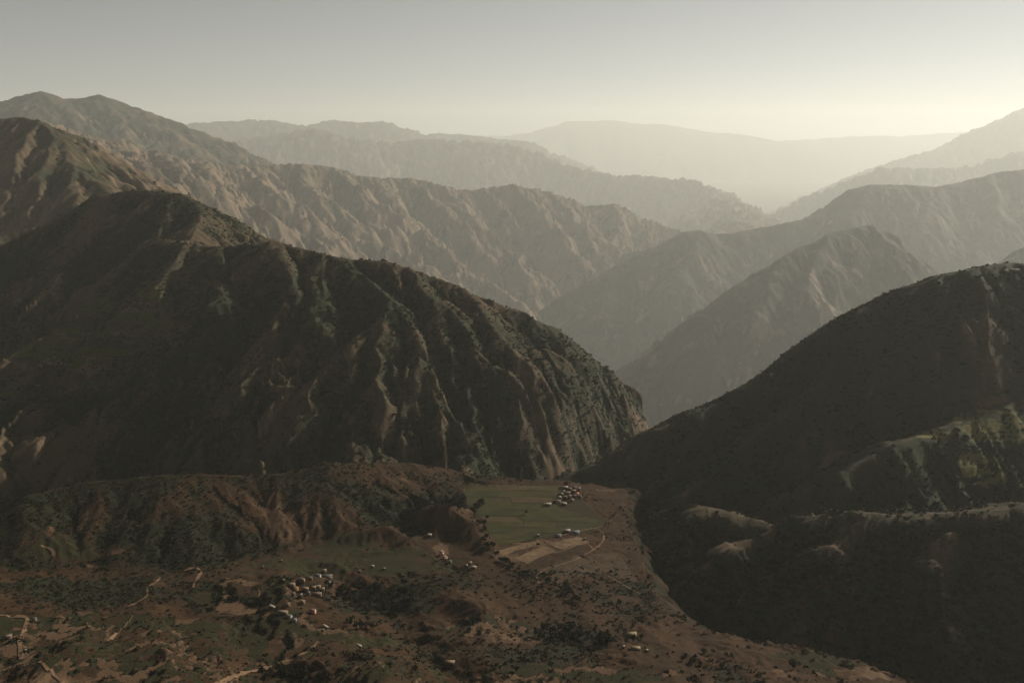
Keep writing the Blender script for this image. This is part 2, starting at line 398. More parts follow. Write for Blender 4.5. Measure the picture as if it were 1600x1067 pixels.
def r2_extra(g, cr, cb, cg):
    for px, py, rx, ry in ((1275, 440, 85, 155), (1290, 480, 125, 180), (1300, 505, 100, 125), (1410, 400, 85, 210)):
        p = hit(px, py, g, 6000, 20000)
        if p is None: continue
        X, Y = g.X.astype(F32), g.Y.astype(F32)
        m = smooth(1.1, 0.6, np.hypot((X - p[0]) / rx, (Y - p[1]) / ry) + 0.5 * fbm(X, Y, 90, 3, int(px))); cb = np.clip(cb + 0.8 * m, 0, 1); cr = cr * (1 - m)
    return cr, cb, cg
r2 = [LF(3.7, 0.6, (1440, 440, 3400), (1412, 392, 3450), (1385, 362, 3480), (1364, 351, 3500), (1337, 356, 3420), (1292, 367, 3300), (1225, 401, 3100), (1160, 445, 2930), (1100, 490, 2800), (1040, 535, 2680), (980, 585, 2560), (930, 650, 2420)),
      LF(3.7, 0.35, (1700, 345, 3300), (1600, 388, 3200), (1560, 410, 3100), (1500, 460, 2900))]
r2 += spurs(r2[:1], 0.78, 55, 165, [(1364, 352), (1405, 392), (1425, 440), (1430, 500)], [(1225, 402), (1290, 470), (1300, 530)], [(1225, 402), (1180, 480), (1090, 570)], [(1292, 368), (1250, 450), (1200, 540)], [(1100, 491), (1070, 560), (1000, 640)], y0=6000, y1=17000, sl=0.88)
G_r2 = massif('right_gorge_spur', 'hazy spur above the gorge with a pale landslip scar', r2, 0.85, 17, 900, 50, 4, 71, M_hazy, scrub=0.55, bare=0.22, rough=17, warp=70, box=(-500, 9500, 6800, 16800), crest_keep=0.12, rnd=63, gain=0.4, extra=r2_extra)
def r1_extra(g, cr, cb, cg):
    X, Y = g.X, g.Y
    m = np.zeros_like(g.H)
    for (px, py, yy, rx, ry) in ((1550, 662, 1590, 95, 48), (1450, 682, 1570, 50, 22), (1535, 722, 1500, 50, 32)):
        c = at_y(px, py, yy)
        m = np.maximum(m, smooth(1.0, 0.7, np.hypot((X - c[0]) / rx, (Y - c[1]) / ry) + 0.2 * fbm(X.astype(F32), Y.astype(F32), 60, 3, 5)))
    st = 6.0; k = (g.H + 2 * fbm(X.astype(F32), Y.astype(F32), 40, 2, 8)) / st; fr = k - np.floor(k); t = np.floor(k) + smooth(0.6, 0.95, fr)
    g.H = (g.H * (1 - m) + m * t * st).astype(F32)
    edge = smooth(0.66, 0.76, fr) * smooth(1.0, 0.9, fr); lev = hash2(np.floor(k), np.floor(X / 45 + perlin(X / 30, Y / 30, 4)), 9)
    cr = cr * (1 - m) + m * np.maximum(edge * 0.8, 0.7 * (lev < 0.16)); cg = np.clip(m * (1 - edge), 0, 1); cb = cb * (1 - m)
    cst = smooth(16, 2, g.D) * (0.6 + 0.8 * fbm(X.astype(F32), Y.astype(F32), 90, 3, 12)); cb = np.clip(cb + 0.35 * cst, 0, 1); cr = np.clip(cr - 0.4 * cst, 0, 1)  # pale crest lines: dirt paths, plus sunlit spur edges painted in
    return cr, cb, cg
G_r1 = massif('right_near_ridge', 'dark wooded ridge falling from the right edge to the gorge',
              [(L((860, 762, 1850), (900, 738, 1850), (940, 722, 1850), (980, 700, 1850), (1040, 670, 1850), (1100, 640, 1855), (1180, 600, 1865), (1240, 565, 1875), (1310, 515, 1890), (1370, 480, 1900), (1430, 447, 1910),
                 (1470, 432, 1920), (1530, 420, 1930), (1600, 413, 1940), (1660, 420, 1960), (1760, 500, 1980), (1880, 600, 2000)), 0.8),  # unseen end past the right edge drops, shaped to let sun onto the terraces
               (L((1345, 498, 1890), (1272, 612, 1735), (1150, 700, 1655), (1060, 775, 1595), (1030, 820, 1555)), 0.8),
               (L((1800, 580, 1780), (1690, 600, 1700), (1600, 622, 1650), (1520, 648, 1610), (1440, 680, 1560), (1380, 696, 1530), (1300, 736, 1500), (1240, 775, 1470)), 0.75),
               (L((1600, 640, 1640), (1560, 700, 1550), (1480, 745, 1500), (1430, 775, 1460)), 0.7)],
              0.6, 4.5, 280, 13, 6, 83, M_right, scrub=0.66, bare=0.2, rough=6, warp=25, rnd=30, box=(20, 2050, 1250, 3100), extra=r1_extra, crest_keep=0.15, floor=-420)

def r0_extra(g, cr, cb, cg):
    X, Y = g.X.astype(F32), g.Y.astype(F32); n = 0.7 * fbm(X, Y, 60, 3, 12) + 0.8 * fbm(X, Y, 16, 2, 13)
    cst = smooth(44, 8, g.D + 14 * n) * (0.8 + 0.6 * n); cb = np.clip(cb + 0.6 * cst, 0, 1); cr = np.clip(cr - 0.6 * cst, 0, 1)  # crest painted paler and browner, standing in for sun on its top
    for px, py, yy, rx, ry in ((1135, 868, 1365, 36, 20), (1100, 880, 1340, 16, 16)):
        c = at_y(px, py, yy); m = smooth(1.1, 0.7, np.hypot((X - c[0]) / rx, (Y - c[1]) / ry) + 0.4 * n); cb = np.clip(cb + 0.5 * m, 0, 1); cr = cr * (1 - 0.9 * m)
    return cr, cb, cg
r0 = [L((1005, 862, 1470), (1040, 820, 1490), (1090, 792, 1480), (1150, 803, 1440), (1220, 821, 1390), (1280, 807, 1370), (1340, 799, 1350), (1420, 799, 1330), (1500, 798, 1310), (1600, 788, 1290), (1750, 774, 1270), (1900, 768, 1260))]
r0 += spurs(r0[:1], 0.82, 40, 16, [(1220, 822), (1150, 852), (1105, 872), (1080, 890)], [(1340, 800), (1300, 850), (1250, 900), (1200, 950)], [(1500, 799), (1460, 870), (1420, 950)], y0=1000, y1=1600, sl=0.8)
G_r0 = massif('right_low_ridge', 'low dark ridge in front of the gorge with bushes along its crest',
              r0,
              0.82, 3.2, 170, 9, 5, 95, M_right, scrub=0.72, bare=0.12, rough=5, warp=12, rnd=45, box=(120, 1350, 900, 1700), crest_keep=0.3, floor=-420, extra=r0_extra)

# ------------------------------------------------------------------ the foreground hills and valley shelf
def tps(ctrl, X, Y, lam=40.0):
    P = np.array(ctrl, float); S = 300.0; n = len(P); x = P[:, :2] / S
    def k(r2): return 0.5 * r2 * np.log(r2 + 1e-9)
    K = k(((x[:, None] - x[None]) ** 2).sum(-1)) + np.eye(n) * lam * 1e-4
    A = np.zeros((n + 3, n + 3)); A[:n, :n] = K; A[:n, n] = 1; A[:n, n + 1:] = x; A[n, :n] = 1; A[n + 1:, :n] = x.T
    w = np.linalg.solve(A, np.concatenate([P[:, 2], np.zeros(3)]))
    R = w[n] + w[n + 1] * X / S + w[n + 2] * Y / S
    for i in range(n): R = R + w[i] * k((X / S - x[i, 0]) ** 2 + (Y / S - x[i, 1]) ** 2)
    return R

def inside(poly, X, Y):
    r = np.zeros(X.shape, bool); n = len(poly)
    for i in range(n):
        x0, y0 = poly[i][:2]; x1, y1 = poly[(i + 1) % n][:2]
        if y0 == y1: continue
        c = ((y0 > Y) != (y1 > Y)) & (X < (x1 - x0) * (Y - y0) / (y1 - y0) + x0)
        r ^= c
    return r

def Z(*p): return [at_z(*q) for q in p]
ctrl = Z((730, 760, 0), (800, 770, 0), (870, 765, -1), (760, 840, 1), (850, 830, 0), (930, 822, -2), (960, 775, -3), (950, 800, -4),
         (820, 870, 2), (900, 870, 0), (960, 870, -4), (990, 850, -6), (900, 920, 4), (960, 930, 2), (1005, 900, -4),
         (0, 870, 12), (150, 875, 6), (300, 885, 6), (420, 880, 8), (560, 870, 6), (650, 880, 6),
         (470, 918, 22), (500, 905, 16), (420, 950, 24), (540, 965, 24), (600, 930, 4), (660, 950, 8), (720, 930, 5), (620, 990, 24),
         (60, 915, 34), (150, 905, 28), (0, 960, 45), (0, 1067, 98), (150, 960, 40), (150, 1067, 94), (300, 960, 34), (300, 1067, 90), (430, 1067, 84), (560, 1067, 82), (700, 1067, 78),
         (700, 1020, 56), (820, 960, 22), (850, 1067, 78), (830, 1010, 46), (950, 960, 22), (970, 1000, 48), (1000, 1067, 84), (1060, 955, 18), (1120, 990, 42),
         (1200, 1010, 56), (1200, 1067, 86), (1300, 1030, 66), (1300, 1067, 82), (1430, 1066, 80),
         (0, 1250, 190), (400, 1250, 185), (800, 1250, 185), (1200, 1250, 185), (1500, 1250, 170), (-150, 900, 30), (-150, 1067, 104), (-250, 1200, 170))
hump = L((-330, 900, 1250), (-150, 860, 1300), (-50, 825, 1360), (40, 776, 1420), (120, 756, 1480), (220, 746, 1500), (300, 741, 1520), (380, 745, 1540), (440, 741, 1560), (510, 723, 1600), (580, 723, 1640),
         (640, 723, 1670), (720, 738, 1700), (800, 748, 1710), (880, 752, 1700))
rim = hump[-1:] + Z((930, 757, -3), (985, 766, -4), (975, 800, -6), (990, 830, -7), (1005, 870, -8), (1015, 905, -6), (1022, 926, 0), (1045, 950, 14), (1080, 972, 28), (1130, 990, 42), (1200, 1003, 54),
                    (1270, 1015, 62), (1340, 1035, 70), (1430, 1064, 80), (1500, 1100, 90), (1600, 1170, 100))
G_fg = Grid(-1080, 640, 740, 1900, 2.6)
def build_foreground():
    g = G_fg; X, Y = g.X.astype(F32), g.Y.astype(F32)
    B = tps(ctrl, g.X, g.Y).astype(F32)
    B += 3.0 * fbm(X, Y, 150, 4, 301)
    knoll = Z((640, 792, 26), (700, 790, 36), (735, 815, 26), (755, 850, 10)); knoll2 = Z((540, 835, 14), (600, 822, 24), (640, 840, 14))
    hl = [(hump, 0.36), L((300, 741, 1520), (330, 800, 1440), (350, 850, 1380)), L((510, 723, 1600), (540, 780, 1520), (540, 830, 1450)), L((120, 756, 1480), (110, 820, 1390), (120, 870, 1320))]
    Hh, D = ridge_height(X + 14 * fbm(X, Y, 120, 2, 306), Y + 14 * fbm(X, Y, 120, 2, 307), hl, 0.42, 18)
    Hk, Dk = ridge_height(X, Y, [knoll, knoll2], 0.62, 12)
    D = np.where(Hk > Hh, Dk, D); Hr = np.maximum(Hh, Hk)
    lw = smooth(1330, 1150, Y) * smooth(60, -120, X)
    B = B + lw * (26 * perlin((X + 0.3 * Y + 25 * fbm(X, Y, 160, 2, 613)) / 120, Y / 360, 611) + 7 * perlin((X + 0.3 * Y) / 50, Y / 180, 612))
    k = 10.0; d = np.clip(0.5 + 0.5 * (Hr - B) / k, 0, 1); H = B * (1 - d) + Hr * d + k * d * (1 - d)
    # outside the rim the shelf breaks off into the gorges
    poly = hump[:-1] + rim + [np.array([640, 300, 0]), np.array([-4000, 300, 0]), np.array([-4000, hump[0][1], 0])]
    ins = inside(poly, g.X, g.Y)
    Rm, Rd = ridge_height(X, Y, [hump], 0.62, 14); Rm2, Rd2 = ridge_height(X + 10 * fbm(X, Y, 60, 3, 330), Y + 10 * fbm(X, Y, 60, 3, 331), [rim], 0.85, 8)
    out = np.maximum(Rm, Rm2)
    blend = smooth(14, 0, np.where(ins, np.minimum(Rd, Rd2), 0)) * 0.5
    H = np.where(ins, H, np.minimum(out, H + 1))
    g.ins = ins
    # ravine in the shelf
    for pts, dep, wid in (([(610, 806), (660, 800), (700, 782), (745, 800), (755, 830), (768, 862), (792, 884), (840, 905), (890, 924), (915, 948)], 13, 15), ([(500, 900), (560, 930), (620, 935), (680, 960), (740, 985)], 8, 22)):
        R, Dr = ridge_height(X + 6 * fbm(X, Y, 50, 2, 340), Y + 6 * fbm(X, Y, 50, 2, 341), [Z(*[(a, b, 2) for a, b in pts])], 0.0, 5)
        H = H - dep * smooth(wid * 1.8, wid * 0.3, Dr)
    # level the cultivated shelf
    fp = Z((722, 757, 0), (885, 757, 0), (948, 812, 0), (935, 830, 0), (780, 852, 0), (757, 838, 0), (732, 790, 0))
    fin = inside(fp, g.X, g.Y); _, fd = ridge_height(X, Y, [fp + fp[:1]], 0, 1)
    fm = np.where(fin, smooth(-10, 22, fd), 0); H = H * (1 - fm) + fm * (-(g.Y - 1500) * 0.004)
    flat = fm
    n0 = fbm(X, Y, 220, 4, 350)
    slope_on = (1 - flat)
    H2, idx = gullies(X, Y, H.astype(F32), np.where(Hr > B - 4, D, 60), g.dx, 110, 4.2, 5, 360, 0.3, 0.5, 0.5)
    H = H + (H2 - H) * slope_on
    # terraced hillsides
    tm = np.zeros_like(H)
    for (px, py, z, rx, ry) in ((230, 985, 50, 330, 95), (60, 1010, 60, 200, 90), (760, 975, 30, 70, 50), (380, 930, 20, 90, 70), (1280, 1035, 66, 60, 45), (640, 880, 6, 120, 45), (560, 1040, 70, 140, 40), (900, 1050, 75, 160, 40), (170, 1055, 92, 330, 75), (480, 1055, 82, 190, 55)):
        c = at_z(px, py, z); tm = np.maximum(tm, smooth(1.05, 0.75, np.hypot((X - c[0]) / rx, (Y - c[1]) / ry) + 0.22 * fbm(X, Y, 70, 3, 371)))
    st = 5.0; Ht = H + 1.2 * fbm(X, Y, 60, 2, 380); kk = Ht / st; fr = kk - np.floor(kk)
    Tq = (np.floor(kk) + smooth(0.70, 0.94, fr)) * st - (Ht - H)
    H = H * (1 - tm) + tm * Tq
    H = H + 0.5 * fbm(X, Y, 22, 3, 390) * slope_on
    g.H = H.astype(F32)
    gy, gx = np.gradient(g.H, g.dx); sl = np.hypot(gx, gy)
    lev = hash2(np.floor(kk), np.floor(X / 55 + 0.8 * perlin(X / 40, Y / 40, 9)), 77)
    cr = np.clip(0.24 - 0.4 * idx + 0.45 * n0 + 0.34 * smooth(-2, 10, Hh - B) * (Hh > B - 3) + 0.3 * smooth(0.6, 1.0, sl), 0, 1)
    cr = np.where(ins, cr, np.clip(0.52 - 0.3 * idx, 0, 1))
    cb = np.clip(0.22 + 0.25 * idx - 0.3 * n0 + 0.3 * smooth(0.5, 0.9, sl), 0, 1) * np.where(ins, 1, 0.7)
    cg = np.zeros_like(H)
    cr = cr * (1 - 0.85 * tm) + tm * 0.85 * smooth(0.6, 0.7, fr)
    tread = smooth(0.62, 0.5, fr)
    cg = cg + tm * (lev > 0.58) * 0.9 * tread; cb = cb * (1 - 0.6 * tm) + tm * (lev < 0.25) * 0.75 * tread + tm * 0.35 * smooth(0.40, 0.5, fr) * tread
    def zone(px, py, z, rx, ry, wob=0.65):
        c = at_z(px, py, z); return smooth(1.05, 0.7, np.hypot((X - c[0]) / rx, (Y - c[1]) / ry) + wob * (0.6 * fbm(X, Y, 40, 2, int(px)) + 0.6 * fbm(X, Y, 14, 2, int(px) + 3)))
    for a in ((480, 885, 8, 110, 42), (600, 868, 10, 75, 40), (540, 850, 12, 60, 40), (300, 968, 40, 28, 22), (640, 885, 6, 60, 25), (100, 880, 10, 60, 25), (10, 968, 48, 40, 25), (1260, 1030, 66, 40, 30), (600, 1000, 30, 60, 26), (655, 812, 26, 16, 12)):
        m = zone(*a); cg = np.maximum(cg, m * 0.66); cr = cr * (1 - 0.85 * m); cb = cb * (1 - 0.7 * m)
    for a in ((850, 862, 1, 34, 17), (795, 872, 1, 26, 16), (880, 848, 0, 45, 12), (975, 935, 3, 28, 14), (830, 850, 0, 50, 10), (235, 905, 20, 18, 10), (248, 907, 24, 12, 9), (305, 905, 14, 14, 16), (185, 880, 8, 14, 10), (85, 865, 12, 10, 14), (150, 888, 14, 12, 9),
              (1350, 1048, 76, 32, 30), (1230, 1050, 74, 18, 14), (45, 1000, 62, 10, 22), (430, 995, 46, 14, 30), (385, 920, 18, 26, 10), (40, 1055, 90, 90, 20), (945, 765, -3, 22, 10), (690, 850, 14, 16, 40), (800, 1000, 40, 40, 30)):
        m = zone(*a); cb = np.clip(cb + m * 0.45, 0, 1); cr = cr * (1 - 0.8 * m); cg = cg * (1 - m)
    for a in ((590, 940, 6, 110, 60), (130, 915, 30, 130, 42), (730, 795, -8, 60, 16), (850, 905, -6, 60, 14), (880, 992, 40, 70, 26), (645, 830, 8, 26, 22), (450, 1055, 80, 50, 16), (300, 850, 20, 190, 30), (560, 760, 60, 60, 30)):
        m = zone(*a); cr = np.clip(cr + m * 0.45, 0, 1); cg = cg * (1 - m)
    m = fm; cr = cr * (1 - m); cb = cb * (1 - m); cg = np.maximum(cg * (1 - m), 0.55 * m)
    g.cover = (cr, cb, cg); g.tm = tm * smooth(0.7, 0.5, fr)
    grid_object('foreground_hills', g, M_near, g.cover, label='brown terraced foreground hills and valley shelf', floor=-420)
build_foreground()

# ------------------------------------------------------------------ fields, tracks
def drape(name, pts2, lift, mat, label, kind='structure', g=None):
    """a sheet over the ground from rows of (x, y) points"""
    g = g or G_fg; A = np.array(pts2, float); n, m = A.shape[:2]
    z = g.sample(A[..., 0], A[..., 1]) + lift
    V = np.concatenate([A, z[..., None]], -1).reshape(-1, 3)
    ii = np.arange(n * m).reshape(n, m)
    q = np.stack([ii[:-1, :-1], ii[1:, :-1], ii[1:, 1:], ii[:-1, 1:]], -1).reshape(-1, 4)
    o = link(bpy.data.objects.new(name, np_mesh(name, V, q, mat))); tag(o, label, None, None, kind); return o

M_crop = [plain_mat('young_wheat', (0.037, 0.034, 0.010), 0.18, 0.05), plain_mat('olive_crop', (0.045, 0.037, 0.012), 0.18, 0.05), plain_mat('dry_stubble', (0.056, 0.040, 0.017), 0.2, 0.05), plain_mat('green_crop', (0.029, 0.030, 0.009), 0.18, 0.05)]
M_track = plain_mat('dirt_track', (0.145, 0.09, 0.052), 0.25, 0.15)
rows = [(757, 724, 884), (766, 725, 898), (776, 728, 862), (786, 733, 868), (796, 742, 880), (806, 750, 915), (815, 756, 946), (824, 760, 943), (833, 764, 880), (842, 770, 830), (850, 776, 800)]
fi = 0
for (ya, xa0, xa1), (yb, xb0, xb1) in zip(rows[:-1], rows[1:]):
    n = 3 if xa1 - xa0 > 140 else 2
    cuts = np.linspace(0, 1, n + 1) + np.array([0] + [random.uniform(-.08, .08) for _ in range(n - 1)] + [0])
    for j in range(n):
        u = np.linspace(cuts[j] + 0.004, cuts[j + 1] - 0.004, 7); P = []
        for v in np.linspace(0.06, 0.97, 5):
            P.append([at_z((xa0 + (xa1 - xa0) * k) * (1 - v) + (xb0 + (xb1 - xb0) * k) * v, ya * (1 - v) + yb * v + 0.8 * math.sin(6 * k + fi), 0)[:2] for k in u])
        drape('field', P, 0.22 + 0.03 * (fi % 3), M_crop[[0, 1, 3, 0, 2, 1, 0, 3][(fi * 5 + j) % 8] if ya > 764 else [1, 2, 1][j]], 'flat crop field parcel on the valley shelf')
        fi += 1

M_sand = plain_mat('bare_sand', (0.13, 0.086, 0.047), 0.22, 0.12); M_fallow = plain_mat('fallow_soil', (0.052, 0.034, 0.018), 0.25, 0.08)
for (a, b, c, d), mt, lab in ((((802, 873), (850, 854), (868, 861), (824, 881)), M_sand, 'pale bare plot of the enclosure below the fields'), (((858, 852), (904, 839), (920, 848), (878, 860)), M_sand, 'upper sandy plot inside the looping track'),
                              (((772, 864), (840, 843), (846, 849), (782, 871)), M_sand, 'narrow pale strip along the field road'), (((836, 892), (905, 868), (950, 890), (870, 915)), M_fallow, 'dark fallow field inside the looping track'),
                              (((912, 868), (965, 858), (1000, 905), (955, 895)), M_fallow, 'sloping fallow field by the gorge rim')):
    rowsP = [[at_z((a[0] * (1 - u) + b[0] * u) * (1 - v) + (d[0] * (1 - u) + c[0] * u) * v + 1.2 * math.sin(9 * v + u * 5), (a[1] * (1 - u) + b[1] * u) * (1 - v) + (d[1] * (1 - u) + c[1] * u) * v + 0.7 * math.sin(11 * u), 0)[:2] for u in np.linspace(0, 1, 26)] for v in np.linspace(0, 1, 12)]
    drape('bare_plot', rowsP, 0.3, mt, lab)

def track(pix, w, label, name='dirt_track', mat=None, lift=0.8):
    pp = np.array(pix, float); tp = np.concatenate([[0], np.cumsum(np.hypot(*np.diff(pp, axis=0).T))]); tq = np.linspace(0, tp[-1], max(4, int(tp[-1] / 3)))
    P = [hit(a, b) for a, b in zip(np.interp(tq, tp, pp[:, 0]), np.interp(tq, tp, pp[:, 1]))]
    P = [p for p in P if p is not None]
    if len(P) < 2: return
    P = np.array(P)[:, :2]; Q = [P[0]]
    for p in P[1:]:
        if np.hypot(*(p - Q[-1])) < 60: Q.append(p)
    P = np.array(Q)
    for _ in range(6): P[1:-1] = (P[:-2] + 2 * P[1:-1] + P[2:]) / 4
    if len(P) < 2: return
    t = np.concatenate([[0], np.cumsum(np.hypot(*np.diff(P, axis=0).T))]); n = max(6, int(t[-1] / 3))
    tt = np.linspace(0, t[-1], n)
    C = np.stack([np.interp(tt, t, P[:, 0]), np.interp(tt, t, P[:, 1])], -1)
    for _ in range(4): C[1:-1] = (C[:-2] + 2 * C[1:-1] + C[2:]) / 4
    d = np.gradient(C, axis=0); d /= np.hypot(d[:, 0], d[:, 1])[:, None] + 1e-6
    nrm = np.stack([-d[:, 1], d[:, 0]], -1)
    ww = 0.72 * w * (1 + 0.25 * np.sin(tt * 0.13 + len(pix)))
    rowsP = np.stack([C + nrm * (ww * k)[:, None] for k in (-0.5, -0.2, 0.2, 0.5)], 1)
    drape(name, rowsP, lift, mat or M_track, label)
for pix, w, lab in (
    ([(335, 1070), (380, 1052), (430, 1040), (468, 1026), (488, 1012), (497, 1003)], 7, 'curving dirt track climbing from the bottom edge below the village'),
    ([(0, 962), (46, 964), (38, 985), (30, 1002), (34, 1030)], 7.5, 'pale dirt track bending beside the ruin at the left edge'),
    ([(62, 1034), (80, 1050), (100, 1070)], 5, 'reddish track leaving the bottom left corner'),
    ([(208, 962), (196, 978), (182, 992), (168, 1002)], 3, 'thin footpath down the bare slope on the left'),
    ([(200, 948), (222, 938), (234, 930), (226, 920), (240, 912), (252, 903)], 5, 'winding dirt track through the left terraces'),
    ([(288, 892), (300, 886), (318, 890), (314, 898), (304, 908), (302, 918)], 5.5, 'hairpin dirt track above the green terrace'),
    ([(64, 853), (82, 858), (88, 868), (80, 880)], 6, 'short pale track bend on the far left slope'),
    ([(925, 826), (942, 828), (945, 845), (930, 858), (906, 872), (886, 880), (852, 889), (836, 900), (842, 912)], 4, 'pale track looping around the bare enclosure on the shelf'),
    ([(905, 850), (918, 846), (926, 858)], 2.5, 'short side path inside the looping track'),
    ([(770, 868), (800, 858), (850, 843), (900, 832), (925, 826)], 4.5, 'straight dirt road along the near edge of the crop fields'),
    ([(800, 880), (840, 868), (880, 862), (905, 850)], 3, 'dirt lane along the lower edge of the bare enclosure'),
    ([(352, 903), (368, 906), (382, 914), (400, 916), (408, 924), (404, 936)], 2.5, 'pale footpath along the terrace edge left of the village'),
    ([(930, 826), (948, 822), (956, 812)], 2.5, 'forked path at the right end of the fields'),
    ([(950, 900), (975, 915), (1000, 928)], 2.5, 'faint path across the brown fallow slope')):
    track(pix, w, lab)

# ------------------------------------------------------------------ vegetation
def leaf_material(name, dark, light):
    m, nt, b = node_mat(name)
    oi = nt.nodes.new('ShaderNodeObjectInfo')
    f = ramp01(nt, noise(nt, 0.9, 2, 0.6), 0.35, 0.65)
    c = mixc(nt, f, dark, light)
    c = mixc(nt, math_n(nt, 'MULTIPLY', oi.outputs['Random'], 0.6), c, tuple(v * 0.55 for v in dark))
    nt.links.new(c, b.inputs['Base Color']); return m
M_leaf = leaf_material('evergreen_leaves', (0.02, 0.026, 0.012), (0.04, 0.047, 0.021))
M_dry = leaf_material('dry_brown_leaves', (0.055, 0.037, 0.019), (0.10, 0.068, 0.035))
M_olive = leaf_material('olive_leaves', (0.028, 0.030, 0.015), (0.055, 0.054, 0.026))
M_bark = plain_mat('bark', (0.07, 0.05, 0.035), 0.3, 2.0)
M_palebark = plain_mat('pale_bark', (0.16, 0.125, 0.09), 0.3, 2.0)

def leaf_cloud(seed, lobes, n, size, zc=0.0):
    """leaf clumps spread through a few lobes: crossed small quads, gaps between"""
    r = np.random.default_rng(seed); V = []; Q = []
    for k in range(n):
        c, rad = lobes[k % len(lobes)]
        d = r.normal(size=3); d /= np.linalg.norm(d)
        p = np.array(c) + d * np.array(rad) * r.uniform(0.55, 1.05)
        a = r.normal(size=3); a /= np.linalg.norm(a); a = a * 0.6 + d * 0.5; b = np.cross(a, r.normal(size=3)); b /= np.linalg.norm(b); a = np.cross(b, a); a /= np.linalg.norm(a)
        s = size * r.uniform(0.6, 1.3); i = len(V)
        V += [p - a * s - b * s * .6, p + a * s * .8 - b * s, p + a * s + b * s * .7, p - a * s * .7 + b * s]
        Q.append((i, i + 1, i + 2, i + 3))
    return np.array(V), np.array(Q)

def tube(pts, radii, seg=5):
    V = []; Q = []
    for k, (p, r) in enumerate(zip(pts, radii)):
        for a in range(seg):
            t = 2 * math.pi * a / seg; V.append((p[0] + r * math.cos(t), p[1] + r * math.sin(t), p[2]))
    for k in range(len(pts) - 1):
        for a in range(seg):
            b = (a + 1) % seg; Q.append((k * seg + a, k * seg + b, (k + 1) * seg + b, (k + 1) * seg + a))
    return np.array(V), np.array(Q)

def join(parts):
    V = []; Q = []; n = 0
    for v, q in parts: V.append(v); Q.append(np.asarray(q) + n); n += len(v)
    return np.concatenate(V), np.concatenate(Q)

def trunk_geo(seed, h, lean=0.3, limbs=4, r0=0.22, twigs=0):
    r = np.random.default_rng(seed); parts = []
    top = np.array([r.normal() * lean, r.normal() * lean, h])
    ps = [np.array([0, 0, -0.6]), np.array([0, 0, h * .35]) + r.normal(size=3) * .1, top * .7, top]
    parts.append(tube(ps, [r0 * 1.3, r0, r0 * .7, r0 * .3]))
    for k in range(limbs):
        a = 2 * math.pi * (k + r.random()) / limbs; s = ps[1] + (ps[2] - ps[1]) * r.random()
        e = s + np.array([math.cos(a), math.sin(a), 0.9]) * h * r.uniform(.28, .45)
        mid = (s + e) / 2 + np.array([0, 0, .15 * h * r.random()])
        parts.append(tube([s, mid, e], [r0 * .5, r0 * .35, r0 * .12], 4))
        for t in range(twigs):
            f = r.uniform(.35, 1.0); q = s + (e - s) * f
            e2 = q + r.normal(size=3) * h * .1 + np.array([0, 0, h * .14])
            parts.append(tube([q, e2], [r0 * .16, r0 * .05], 3))
    return join(parts)

TREES = []     # (crown mesh, trunk mesh)
for k in range(6):
    r = np.random.default_rng(500 + k)
    h = (6.5, 8, 5.5, 9, 7, 6)[k]; w = (3.0, 3.0, 3.2, 2.6, 3.6, 2.7)[k]
    lobes = [((r.normal() * w * .4, r.normal() * w * .4, h * r.uniform(.45, .9)), (w * r.uniform(.4, .62), w * r.uniform(.4, .62), h * r.uniform(.16, .26))) for _ in range(6)] + [((0, 0, h * .62), (w * .6, w * .6, h * .3))]
    TREES.append((np_mesh('crown', *leaf_cloud(600 + k, lobes, 230, 0.5), [M_leaf, M_leaf, M_olive, M_leaf, M_olive, M_dry][k], False), np_mesh('trunk', *trunk_geo(700 + k, h * .8), M_bark)))
BARES = [np_mesh('trunk', *trunk_geo(720 + k, (10, 8, 9)[k], .5, 7, .3, 7), M_palebark if k == 1 else M_bark) for k in range(3)]
BUSHES = []
for k in range(6):
    r = np.random.default_rng(800 + k)
    lobes = [((r.normal() * .32, r.normal() * .32, r.uniform(.25, .6)), (r.uniform(.28, .5), r.uniform(.28, .5), r.uniform(.25, .42))) for _ in range(4)]
    me = np_mesh('bush', *leaf_cloud(820 + k, lobes, 46, 0.2), [M_leaf, M_olive, M_dry, M_leaf, M_dry, M_olive][k], False)
    BUSHES.append(bpy.data.objects.new('bush', me))

